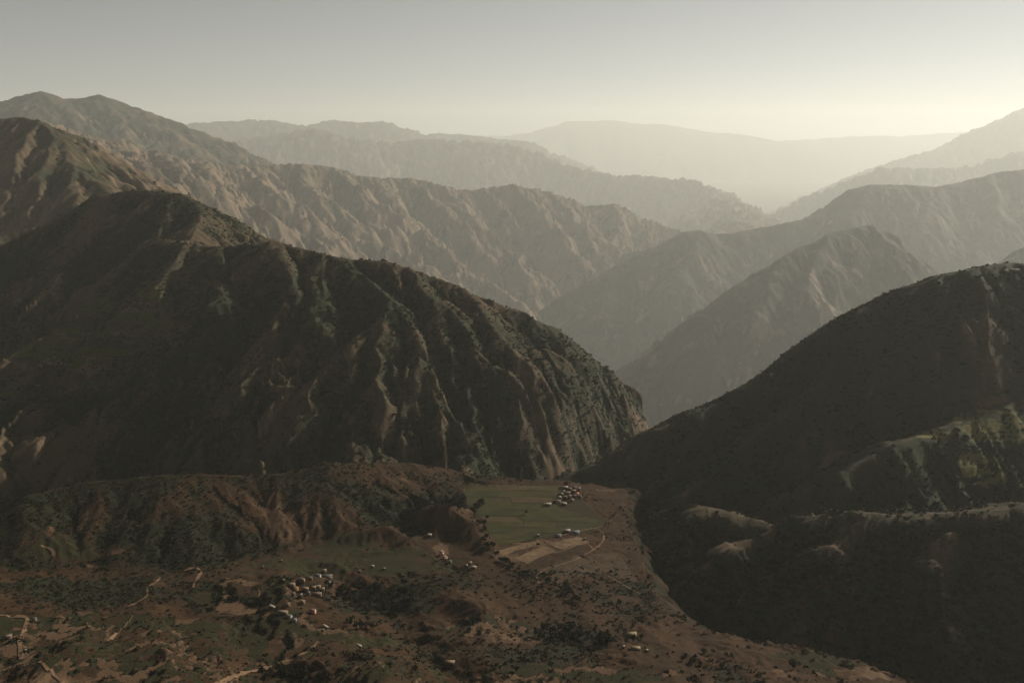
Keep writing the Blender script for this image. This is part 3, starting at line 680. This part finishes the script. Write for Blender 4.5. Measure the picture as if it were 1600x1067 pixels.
def scatter(name, label, P, size, var):
    """bushes nobody could count: one object, a leaf clump on every point"""
    me = bpy.data.meshes.new(name); me.vertices.add(len(P)); me.vertices.foreach_set('co', np.asarray(P, F32).ravel())
    a = me.attributes.new('size', 'FLOAT_VECTOR', 'POINT')
    s = np.stack([size * rng.uniform(.8, 1.25, len(P)), size * rng.uniform(.8, 1.25, len(P)), size * rng.uniform(.7, 1.15, len(P))], -1)
    a.data.foreach_set('vector', s.astype(F32).ravel())
    a = me.attributes.new('turn', 'FLOAT_VECTOR', 'POINT')
    t = np.zeros((len(P), 3), F32); t[:, 2] = rng.uniform(0, 6.28, len(P)); a.data.foreach_set('vector', t.ravel())
    a = me.attributes.new('pick', 'INT', 'POINT'); a.data.foreach_set('value', np.asarray(var, np.int32))
    o = link(bpy.data.objects.new(name, me)); tag(o, label, None, None, 'stuff')
    nt = bpy.data.node_groups.new(name, 'GeometryNodeTree')
    nt.interface.new_socket('Geometry', in_out='INPUT', socket_type='NodeSocketGeometry'); nt.interface.new_socket('Geometry', in_out='OUTPUT', socket_type='NodeSocketGeometry')
    N = nt.nodes.new; gi = N('NodeGroupInput'); go = N('NodeGroupOutput'); ip = N('GeometryNodeInstanceOnPoints'); jn = N('GeometryNodeJoinGeometry')
    for b in reversed(BUSHES):
        ob = N('GeometryNodeObjectInfo'); ob.inputs['Object'].default_value = b; ob.inputs['As Instance'].default_value = True
        nt.links.new(ob.outputs['Geometry'], jn.inputs[0])
    nt.links.new(jn.outputs[0], ip.inputs['Instance']); ip.inputs['Pick Instance'].default_value = True
    nt.links.new(gi.outputs[0], ip.inputs['Points'])
    for nm, ty, sock in (('size', 'FLOAT_VECTOR', 'Scale'), ('turn', 'FLOAT_VECTOR', 'Rotation'), ('pick', 'INT', 'Instance Index')):
        na = N('GeometryNodeInputNamedAttribute'); na.data_type = ty; na.inputs['Name'].default_value = nm
        nt.links.new(na.outputs[0], ip.inputs[sock])
    nt.links.new(ip.outputs[0], go.inputs[0])
    md = o.modifiers.new('scatter', 'NODES'); md.node_group = nt
    print(name, len(P)); return o

def in_view(P, m=60):
    c, s = math.cos(PITCH), math.sin(PITCH); d = P - CAM
    f = d[:, 1] * c - d[:, 2] * s; u = d[:, 1] * s + d[:, 2] * c
    px = 800 + FPX * d[:, 0] / f; py = 533.5 - FPX * u / f
    return (px > -m) & (px < 1600 + m) & (py < 1067 + m) & (f > 0), px, py

def scatter_on(g, name, label, n, smin, smax, thr, box=None, gamma=1.0, greens=(0, 1, 3), browns=(2, 4, 2, 4, 5), brown=0.45, ok=None, sink=0.15, thin=True):
    x0, x1, y0, y1 = box or (g.x[0], g.x[-1], g.y[0], g.y[-1])
    x = rng.uniform(x0, x1, n); y = rng.uniform(y0, y1, n)
    z = g.sample(x, y); c = g.sample(x, y, g.cover[0]); cg = g.sample(x, y, g.cover[2])
    dens = (np.clip((c - thr) / (0.9 - thr), 0, 1) ** gamma + 0.015) * np.clip(1 - 1.6 * cg, 0.0, 1)
    P = np.stack([x, y, z], -1); vis, px, py = in_view(P)
    k = (rng.random(n) < dens) & vis & (z > -350)
    if ok is not None: k &= ok(x, y, z, px, py)
    if hasattr(g, 'D') and thin: k &= (rng.random(n) > 0.65) | (g.sample(x, y, g.D) > 34)
    P = P[k]; size = smin + (smax - smin) * rng.random(len(P)) ** 2
    P[:, 2] -= sink * size
    isb = rng.random(len(P)) < brown
    isb |= (rng.random(len(P)) < 0.85) & (g.sample(P[:, 0], P[:, 1], g.D) < 32) if hasattr(g, 'D') else isb  # crest bushes turned brown to imitate sun on their tops
    var = np.where(isb, np.array(browns)[rng.integers(0, len(browns), len(P))], np.array(greens)[rng.integers(0, len(greens), len(P))])
    return scatter(name, label, P, size, var)

scatter_on(G_fg, 'scrub', 'low brown and olive bushes dotted over the foreground hills', 100000, 1.3, 4.4, 0.17, brown=0.65, thin=False, ok=lambda x, y, z, px, py: (G_fg.sample(x, y, G_fg.ins.astype(F32)) > 0.05) & (rng.random(len(x)) > 0.8 * G_fg.sample(x, y, G_fg.tm)))
scatter_on(G_r0, 'ridge_scrub', 'dark bushes covering the low ridge at the right', 60000, 2.5, 7.5, 0.2)
scatter_on(G_r1, 'slope_woodland', 'dark woodland covering the near right ridge', 70000, 3, 6.5, 0.34, brown=0.35)
scatter_on(G_left, 'mountain_scrub', 'dark scrub covering the gullied left mountain', 90000, 3, 7.5, 0.32, box=(-1700, 400, 1800, 3300), brown=0.45)
#scatter_on(G_r2, 'gorge_woodland', 'hazy woodland on the spur above the gorge', 50000, 5, 11, 0.35, brown=0.3)

def tree(px, py, label, group=None, scale=1.0, kind=None, name='tree', g=None):
    p = hit(px, py, g) if g is None or g is G_fg else hit(px, py, g)
    if p is None: return None
    e = bpy.data.objects.new(name, None); link(e); e.location = p; e.empty_display_size = 2
    e.rotation_euler = (0, 0, random.uniform(0, 6.28)); s = scale * random.uniform(.8, 1.25); e.scale = (s, s, s * random.uniform(.85, 1.15))
    tag(e, label, 'tree', group)
    if kind == 'bare':
        link(bpy.data.objects.new('trunk', BARES[random.randrange(3)]), e)
    else:
        c, t = TREES[kind if isinstance(kind, int) else random.randrange(5)]
        link(bpy.data.objects.new('crown', c), e); link(bpy.data.objects.new('trunk', t), e)
    return e

def grove(cx, cy, rx, ry, n, label, group, scale=1.0, kinds=(0, 1, 3, 2), path=None):
    for k in range(n):
        if path:
            t = random.random() * (len(path) - 1); i = int(t); f = t - i
            px = path[i][0] * (1 - f) + path[i + 1][0] * f + random.gauss(0, rx); py = path[i][1] * (1 - f) + path[i + 1][1] * f + random.gauss(0, ry)
        else:
            a = random.random() * 6.283; r = math.sqrt(random.random()); px = cx + rx * r * math.cos(a); py = cy + ry * r * math.sin(a)
        kd = random.choice(kinds)
        look = ('rounded dark', 'tall dark', 'spreading olive', 'slender dark', 'broad olive', 'dry brown')[kd]
        if path: f = t / (len(path) - 1); pos = 'upper end' if f < .25 else 'upper part' if f < .5 else 'lower part' if f < .75 else 'lower end'
        else:
            dx, dy = (px - cx) / rx, (py - cy) / ry
            pos = 'middle' if abs(dx) < .35 and abs(dy) < .4 else ('left end' if dx < -.6 else 'right end' if dx > .6 else 'upper edge' if dy < 0 else 'lower edge')
        tree(px, py, f'{look} tree at the {pos} of {label}', group, scale, kd)
grove(590, 932, 62, 26, 62, 'the dense grove beside the village', 'trees of the grove beside the hill village', 1.2)
grove(560, 978, 26, 10, 10, 'the clump just below the dense grove', 'trees of the clump below the grove', 1.1)
grove(943, 1004, 13, 12, 13, 'the clump left of the tan-roofed farm', 'trees of the clump by the farm buildings', 1.3, (1, 3))
grove(872, 990, 42, 14, 34, 'the tree belt left of the farm clump', 'trees of the belt beside the farm', 1.1)
grove(440, 1056, 40, 8, 16, 'the shady strip below the curving track', 'trees below the curving track', 1.1)
grove(0, 0, 6, 3, 34, 'the ravine left of the crop fields', 'trees of the upper ravine', 1.25, path=[(650, 800), (690, 785), (735, 795), (750, 812), (757, 838), (768, 860)])
grove(725, 790, 34, 6, 20, 'the wood by the field corner', 'trees of the field corner wood', 1.35)
grove(0, 0, 4, 3, 38, 'the ravine below the bare enclosure', 'trees of the lower ravine', 1.1, path=[(772, 866), (800, 888), (845, 904), (885, 922), (908, 942)])
grove(642, 832, 18, 14, 16, 'the shaded hollow left of the knoll', 'trees of the shaded hollow', 1.3)
grove(438, 912, 20, 10, 9, 'the clump left of the hill village', 'trees left of the hill village', 1.0)
grove(520, 925, 18, 18, 8, 'the trees among the village houses', 'trees among the village houses', 0.95)
grove(0, 0, 4, 2.5, 10, 'the row along the gorge rim', 'trees on the gorge rim', 0.9, (2, 4, 5), path=[(1000, 925), (1060, 962), (1120, 988), (1180, 1000)])
grove(1090, 1035, 60, 16, 12, 'the sparse trees right of the farm', 'trees on the slope right of the farm', 0.9, (4, 2, 0))
grove(760, 1050, 50, 10, 8, 'the trees right of the tan shed', 'trees right of the tan shed', 1.0)
for px, py, sc, lab in ((334, 941, 1.3, 'lone dark tree casting a long shadow above the green terrace'), (268, 938, 1.3, 'dark tree clumped beside the winding track'), (258, 942, 1.1, 'smaller dark tree beside the winding track'),
                        (128, 1003, 1.0, 'small dark tree amid the left terraces'), (60, 1030, 1.2, 'dark tree by the end of the pale track'), (46, 1024, 1.0, 'small tree left of the pale track end'),
                        (958, 808, 1.0, 'small tree at the right end of the fields'), (884, 760, 1.3, 'dark tree behind the shelf village'), (822, 803, 1.0, 'lone tree in the middle of the crop fields'),
                        (990, 1003, 1.3, 'dark tree between the two tan farm roofs'), (1002, 1000, 1.25, 'dark tree at the right of the upper farm roof'), (978, 1006, 1.1, 'dark tree just left of the lower farm roof'),
                        (1240, 1045, 1.6, 'big leafy tree on the green terrace at lower right'), (1198, 1000, 1.0, 'grey tree on the rim left of the bare tree'), (1195, 1012, 1.0, 'tree just below the rim beside the grey tree'),
                        (955, 945, 1.0, 'left of two dark trees at the end of the ravine'), (968, 946, 1.0, 'right of two dark trees at the end of the ravine'), (415, 1028, 1.0, 'tree on the upper side of the curving track'),
                        (1335, 1023, 0.8, 'small pale tree on the rim near the red bare slope')):
    tree(px, py, lab, None, sc, random.choice((0, 1, 3)))
for px, py, sc, lab in ((913, 1060, 1.25, 'tall leafless tree at the bottom edge right of centre'), (957, 1062, 1.0, 'right-hand of two leafless trees at the bottom edge'), (1262, 1012, 1.1, 'leafless grey tree standing out on the rim against the dark gorge'),
                        (681, 1066, 1.0, 'bare tree trunk at the bottom edge below the tan shed'), (1318, 1025, 0.7, 'small bare tree on the rim above the red slope')):
    tree(px, py, lab, None, sc, 'bare', 'bare_tree')

# ------------------------------------------------------------------ houses
M_wall = {k: plain_mat('wall_' + k, c, 0.15, 0.8) for k, c in dict(white=(.15, .12, .086), tan=(.18, .12, .075), brown=(.2, .13, .085), orange=(.5, .24, .08), pink=(.52, .3, .22), grey=(.3, .29, .27)).items()}
M_roof = {k: plain_mat('roof_' + k, c, 0.18, 0.6, 0.6) for k, c in dict(white=(.24, .212, .168), tan=(.17, .125, .072), grey=(.09, .084, .074), brown=(.13, .09, .065), pale=(.16, .128, .09), blue=(.115, .125, .13), red=(.34, .12, .08)).items()}
M_dark = plain_mat('dark_opening', (.03, .025, .02), 0.2, 1.0)
def box_vq(x0, x1, y0, y1, z0, z1):
    V = [(x, y, z) for z in (z0, z1) for y in (y0, y1) for x in (x0, x1)]
    return np.array(V, float), np.array([(0, 2, 3, 1), (4, 5, 7, 6), (0, 1, 5, 4), (2, 6, 7, 3), (0, 4, 6, 2), (1, 3, 7, 5)])
def slab(a, b, c, d, t):      # a sloping roof plate of thickness t
    T = np.array([a, b, c, d], float); B = T - np.array([0, 0, t])
    return np.concatenate([B, T]), np.array([(0, 3, 2, 1), (4, 5, 6, 7), (0, 1, 5, 4), (1, 2, 6, 5), (2, 3, 7, 6), (3, 0, 4, 7)])
def house(px, py, w, d, h, deg, roof, wall, label, kind='gable', g=None, group=None, detail=True, cat='house', name='house', sink=1.2):
    p = hit(px, py, g, 700, 26000) if g is not None else hit(px, py)
    if p is None: print('no ground', label); return
    e = link(bpy.data.objects.new(name, None)); e.location = p; e.rotation_euler = (0, 0, math.radians(deg)); tag(e, label, cat, group)
    w, d = w * 0.8, d * 0.8; X, Y = w / 2, d / 2
    def part(nm, vq, mat): return link(bpy.data.objects.new(nm, np_mesh(nm, *vq, mat, False)), e)
    if kind == 'gable':
        r = h + d * 0.24
        V, Q = box_vq(-X, X, -Y, Y, -sink * 2, h)
        V = np.concatenate([V, [(-X, 0, r - .15), (X, 0, r - .15)]])
        wl = part('wall', (V, Q), M_wall[wall])
        gb = np_mesh('gable', np.array([(-X + .003, -Y, h), (-X + .003, Y, h), (-X + .003, 0, r - .2), (X - .003, -Y, h), (X - .003, Y, h), (X - .003, 0, r - .2)]), np.array([(0, 2, 1), (3, 4, 5)]), M_wall[wall], False)
        link(bpy.data.objects.new('gable', gb), e)
        o = .5; k = (r - h) / Y
        part('roof', join([slab((-X - o, -Y - o, h - o * k), (X + o, -Y - o, h - o * k), (X + o, 0, r), (-X - o, 0, r), .18), slab((-X - o, 0, r + .003), (X + o, 0, r + .003), (X + o, Y + o, h - o * k), (-X - o, Y + o, h - o * k), .18)]), M_roof[roof])
    elif kind == 'shed':
        part('wall', box_vq(-X, X, -Y, Y, -sink * 2, h), M_wall[wall]); o = .5
        part('roof', slab((-X - o, -Y - o, h + .1), (X + o, -Y - o, h + .1), (X + o, Y + o, h + d * .13), (-X - o, Y + o, h + d * .13), .2), M_roof[roof])
    else:
        part('wall', box_vq(-X, X, -Y, Y, -sink * 2, h), M_wall[wall]); part('roof', box_vq(-X - .4, X + .4, -Y - .4, Y + .4, h + .003, h + .3), M_roof[roof])
        if detail:
            part('parapet', join([box_vq(-X - .4, X + .4, -Y - .4, -Y - .15, h + .303, h + .8), box_vq(-X - .4, X + .4, Y + .15, Y + .4, h + .303, h + .8)]), M_wall[wall])
    if detail:
        part('door', box_vq(-.55, .55, -Y - .04, -Y + .1, 0, 2.1), M_dark)
        n = max(1, int((X - 1.2) / 2.6)); zs = (1.0,) if h < 5 else (1.0, 3.9)
        for zz in zs:
            for sgn in (-1, 1):
                for q in range(n):
                    xx = sgn * (1.9 + 2.6 * q)
                    part('window', box_vq(xx - .5, xx + .5, -Y - .04, -Y + .1, zz, zz + 1.2), M_dark)
    return e

def V1(zx, zy): return 800 + zx / 8.89, 740 + zy / 8.89
for zx, zy, w, d, h, deg, roof, wall, kind, lab in (
    (740, 215, 12, 8, 5, 8, 'white', 'white', 'gable', 'pale-roofed house at the upper end of the shelf village'), (770, 292, 13, 8, 5.5, -10, 'pale', 'white', 'flat', 'wide flat-roofed house in the middle of the shelf village'),
    (712, 272, 8, 7, 5, 15, 'pale', 'tan', 'gable', 'small house on the field side of the wide flat-roofed one'), (852, 258, 11, 7, 5, -5, 'tan', 'tan', 'gable', 'tan-roofed house at the upper right of the shelf village'),
    (932, 236, 7, 7, 6, 20, 'white', 'white', 'flat', 'small white cube house at the far right of the shelf village'), (800, 346, 8, 7, 6, 5, 'pale', 'white', 'flat', 'tall pale house in the lower middle of the shelf village'),
    (735, 342, 9, 6, 4.5, -12, 'tan', 'tan', 'gable', 'low tan house left of the tall pale one'), (662, 356, 8, 7, 5.5, 10, 'white', 'white', 'flat', 'white flat-roofed house facing the fields'),
    (830, 383, 8, 6, 4.5, 25, 'pale', 'tan', 'gable', 'little gabled house at the lower right of the shelf village'), (642, 400, 11, 7, 4.5, -8, 'pale', 'pink', 'gable', 'pinkish house at the lower left of the shelf village'),
    (492, 440, 18, 6, 3.6, 8, 'white', 'white', 'shed', 'long white shed out in the fields left of the shelf village'), (722, 436, 12, 6, 4, -14, 'white', 'white', 'shed', 'white shed at the bottom of the shelf village'),
    (590, 398, 8, 6, 4, 0, 'brown', 'brown', 'gable', 'brown-roofed hut between the long shed and the village'), (900, 306, 9, 7, 5, 30, 'red', 'brown', 'gable', 'reddish-roofed house on the right of the shelf village'),
    (948, 330, 7, 6, 4, -20, 'grey', 'tan', 'gable', 'grey-roofed hut at the right edge of the shelf village'), (872, 214, 8, 6, 4.5, 12, 'brown', 'tan', 'gable', 'brown house at the back of the shelf village'),
    (800, 232, 8, 6, 4.5, -6, 'pale', 'white', 'flat', 'small flat-roofed house between the two back houses of the shelf village'), (690, 305, 7, 6, 4.5, 12, 'white', 'white', 'flat', 'tiny white house at the field edge of the shelf village'),
    (870, 330, 7, 6, 5, -8, 'pale', 'tan', 'flat', 'pale square house behind the little gabled one'),
    (760, 812, 14, 9, 4.5, 12, 'white', 'white', 'gable', 'white-roofed building by the road at the near edge of the fields'), (880, 832, 18, 7, 3.5, 8, 'blue', 'grey', 'shed', 'long bluish shed right of the white-roofed roadside building'),
    (640, 872, 14, 5, 3.2, 14, 'grey', 'grey', 'shed', 'low grey shed along the near edge of the fields'), (358, 872, 6, 5, 3.5, 5, 'white', 'white', 'flat', 'small white hut beside the straight field road'),
    (1010, 918, 5, 4, 3, 0, 'white', 'white', 'flat', 'tiny white hut inside the bare enclosure')):
    house(*V1(zx, zy), w, d, h, deg, roof, wall, lab, kind)
def V2(zx, zy): return 400 + zx / 8.89, 870 + zy / 8.89
for zx, zy, w, d, h, deg, roof, wall, kind, lab in (
    (380, 350, 7, 6, 4, 20, 'tan', 'tan', 'gable', 'small tan house at the upper left of the hill village'), (495, 410, 12, 8, 4.5, -6, 'pale', 'tan', 'flat', 'wide tan flat-roofed house on the left of the hill village'),
    (556, 478, 9, 6, 5.5, 25, 'tan', 'orange', 'flat', 'orange-walled house in the hill village'), (520, 540, 6, 5, 4.5, 0, 'blue', 'white', 'flat', 'bluish white hut below the orange-walled house'),
    (626, 566, 5, 5, 5.5, 10, 'white', 'white', 'flat', 'narrow white house right of the bluish hut'), (642, 648, 6, 8, 3.5, 80, 'tan', 'tan', 'gable', 'yellowish gabled hut at the lower edge of the hill village'),
    (690, 470, 10, 7, 4.5, -12, 'tan', 'brown', 'gable', 'tan gabled house in the centre of the hill village'), (800, 448, 9, 7, 4, 10, 'tan', 'tan', 'flat', 'left of three flat tan houses at the right of the hill village'),
    (860, 440, 9, 7, 4.5, -8, 'pale', 'brown', 'flat', 'middle one of three flat tan houses at the right of the hill village'), (922, 470, 9, 7, 4, 16, 'pale', 'tan', 'flat', 'right one of three flat tan houses at the right of the hill village'),
    (732, 530, 5, 5, 5, 0, 'pale', 'white', 'flat', 'slim pale hut below the central gabled house'), (850, 540, 16, 6, 4, 0, 'brown', 'brown', 'shed', 'long brown-walled shed below the three flat houses'),
    (945, 215, 9, 7, 4.5, 20, 'pale', 'tan', 'gable', 'pale-roofed house at the top right of the hill village'), (992, 290, 19, 7, 3.5, 14, 'grey', 'grey', 'shed', 'long grey-roofed shed at the top right of the hill village'),
    (862, 276, 10, 7, 4, -15, 'grey', 'grey', 'gable', 'grey gabled house left of the long grey-roofed shed'), (1010, 378, 9, 5, 3.2, 16, 'grey', 'tan', 'shed', 'small grey shed below the long grey-roofed shed'),
    (640, 350, 10, 7, 4, -10, 'grey', 'brown', 'gable', 'dark grey-roofed house behind the wide tan one'), (752, 312, 9, 6, 4, 5, 'grey', 'brown', 'gable', 'grey house at the back of the hill village'),
    (222, 706, 13, 4, 2.8, -35, 'white', 'white', 'shed', 'thin white shed slanting on the slope left of the hill village'), (376, 792, 16, 8, 4, -8, 'pale', 'tan', 'gable', 'large tan-roofed house below the slanting white shed'),
    (460, 846, 9, 7, 4, -20, 'grey', 'grey', 'gable', 'grey-roofed house touching the large tan-roofed one'), (536, 892, 6, 5, 3.2, 0, 'blue', 'grey', 'flat', 'small bluish hut right of the grey-roofed house'),
    (792, 776, 9, 7, 4.5, -12, 'brown', 'pink', 'gable', 'brown gabled house standing alone under the hill village'), (440, 684, 8, 6, 4, 30, 'brown', 'brown', 'gable', 'small brown house above the large tan-roofed one'),
    (966, 984, 12, 3.6, 2.8, -42, 'white', 'white', 'shed', 'bright white shed slanting at the end of the curving track'), (932, 1030, 4, 3, 2.4, -30, 'white', 'white', 'flat', 'tiny white hut below the bright slanting shed'),
    (350, 62, 4, 3.5, 2.6, 0, 'white', 'white', 'flat', 'tiny white hut in the green meadow above the hill village'), (95, 152, 3.5, 3, 2.4, 0, 'white', 'white', 'flat', 'tiny white hut at the left end of the green meadow')):
    house(*V2(zx, zy), w, d, h, deg, roof, wall, lab, kind)
for px, py, w, d, h, deg, roof, wall, kind, lab in (
    (561, 1011, 9, 3.4, 2.6, -30, 'white', 'white', 'shed', 'small white shed alone right of the curving track'), (703, 1037, 14, 5.5, 3.2, 2, 'tan', 'tan', 'shed', 'long tan shed near the bottom edge left of centre'),
    (986, 994, 17, 10, 4, 10, 'tan', 'tan', 'gable', 'upper of two tan-roofed farm buildings among dark trees'), (993, 1015, 14, 8, 3.6, -6, 'tan', 'tan', 'gable', 'lower of two tan-roofed farm buildings among dark trees'),
    (974, 1012, 4, 3.5, 2.8, 20, 'white', 'white', 'flat', 'small white hut left of the lower farm building'), (1010, 1018, 5, 4, 2.6, 0, 'white', 'white', 'flat', 'small pale hut right of the lower farm building'),
    (671, 838, 9, 6, 3.6, -8, 'white', 'white', 'shed', 'white shed on the left side of the gullied knoll'), (690, 866, 8, 7, 5, 35, 'pale', 'pink', 'flat', 'upper pink house at the foot of the gullied knoll'),
    (695, 874, 9, 7, 5, 35, 'pale', 'pink', 'flat', 'lower pink house at the foot of the gullied knoll'), (703, 880, 6, 5, 3.6, 35, 'grey', 'tan', 'gable', 'grey hut below the two pink houses'),
    (734, 882, 8, 6, 4, 20, 'pale', 'white', 'gable', 'upper pale house right of the pink houses'), (740, 888, 10, 5, 3.5, -12, 'white', 'white', 'shed', 'white shed below the upper pale house'), (729, 886, 5, 5, 4, 0, 'white', 'white', 'flat', 'white hut left of the white shed'),
    (582, 886, 6, 4, 2.8, -20, 'white', 'white', 'shed', 'small white shed at the upper edge of the grove'), (600, 890, 6, 4, 3, 10, 'pale', 'tan', 'gable', 'small pale house right of the shed above the grove'), (561, 894, 7, 4, 3, 5, 'grey', 'tan', 'gable', 'small grey house left of the shed above the grove'),
    (12, 997, 12, 7, 3.5, 15, 'pale', 'white', 'flat', 'pale ruined-looking building at the left edge beside the track'), (54, 969, 7, 5, 3.4, 25, 'grey', 'grey', 'gable', 'small grey house at the track bend on the left'), (40, 1018, 4, 3.5, 2.6, 0, 'white', 'white', 'flat', 'tiny white hut below the track at the left edge')):
    house(px, py, w, d, h, deg, roof, wall, lab, kind)
# far hamlets
for k, (zx, zy) in enumerate(((450, 178), (452, 212), (400, 240), (480, 252), (512, 266), (550, 276), (430, 276), (370, 252), (342, 292), (500, 240), (410, 262), (462, 270))):
    house(zx / 5.33, 520 + zy / 5.33, 7 + k % 3, 6, 4.5, 40 * (k % 4) - 30, ('white', 'pale')[k % 2], ('white', 'tan')[k % 2], 'tiny pale house, ' + ('upper', 'middle', 'lower')[0 if zy < 230 else 1 if zy < 264 else 2] + (' left' if zx < 415 else ' right' if zx > 475 else '') + ' of the hamlet on the left mountain', 'flat', G_left, 'houses of the terraced hamlet', False)
for px, py, g, w, lab in ((131, 526, G_left, 8, 'tiny white house alone above the terraced hamlet'), (138, 524, G_left, 7, 'tiny pale house right of the lone one above the terraced hamlet'), (60, 604, G_left, 8, 'tiny house at the lower left of the terraced slope'),
                          (284, 380, G_left, 12, 'left pale house on the saddle of the left mountain'), (292, 381, G_left, 14, 'right pale house on the saddle of the left mountain'),
                          (1042, 418, G_r3, 150, 'lone pale building on the misty ridge right of the gorge'), (1206, 588, G_r1, 9, 'tiny white house on the crest of the dark wooded ridge'),
                          (1585, 424, G_r1, 22, 'white building on the ridge crest at the right edge'), (1572, 426, G_r1, 9, 'small pale house left of the white ridge building')):
    house(px, py, w, 8, 4.5, random.uniform(-25, 25), 'white', 'white', lab, 'flat', g, None, False)

# ------------------------------------------------------------------ ground, haze
def ground_sheet():
    n = 40; xs = np.linspace(-105000, 105000, n); X, Y = np.meshgrid(xs, xs)
    g = Grid(-105000, 105000, -105000, 105000, 5250); g.H = np.full(g.X.shape, -4000.0)
    one = np.full(g.X.shape, 0.6)
    return grid_object('ground', g, M_far, (one, one * 0.3, one * 0), label='brown valley floor below the mountains')
ground_sheet()

def haze_box():
    x0, x1, y0, y1, z0, z1 = -106000, 106000, -106000, 106000, -4003, 2700
    V = [(x, y, z) for z in (z0, z1) for y in (y0, y1) for x in (x0, x1)]
    Fc = [(0, 2, 3, 1), (4, 5, 7, 6), (0, 1, 5, 4), (2, 6, 7, 3), (0, 4, 6, 2), (1, 3, 7, 5)]
    m = bpy.data.materials.new('haze'); m.use_nodes = True; nt = m.node_tree; nt.nodes.clear()
    v = nt.nodes.new('ShaderNodeVolumePrincipled'); o = nt.nodes.new('ShaderNodeOutputMaterial')
    v.inputs['Color'].default_value = (0.90, 0.925, 0.86, 1); v.inputs['Density'].default_value = HAZE_DENSITY
    v.inputs['Anisotropy'].default_value = 0.33
    nt.links.new(v.outputs[0], o.inputs['Volume'])
    ob = link(bpy.data.objects.new('haze', np_mesh('haze', V, Fc, m, False)))
    tag(ob, 'pale haze filling the valleys and fading the far ridges', None, None, 'stuff')
haze_box()
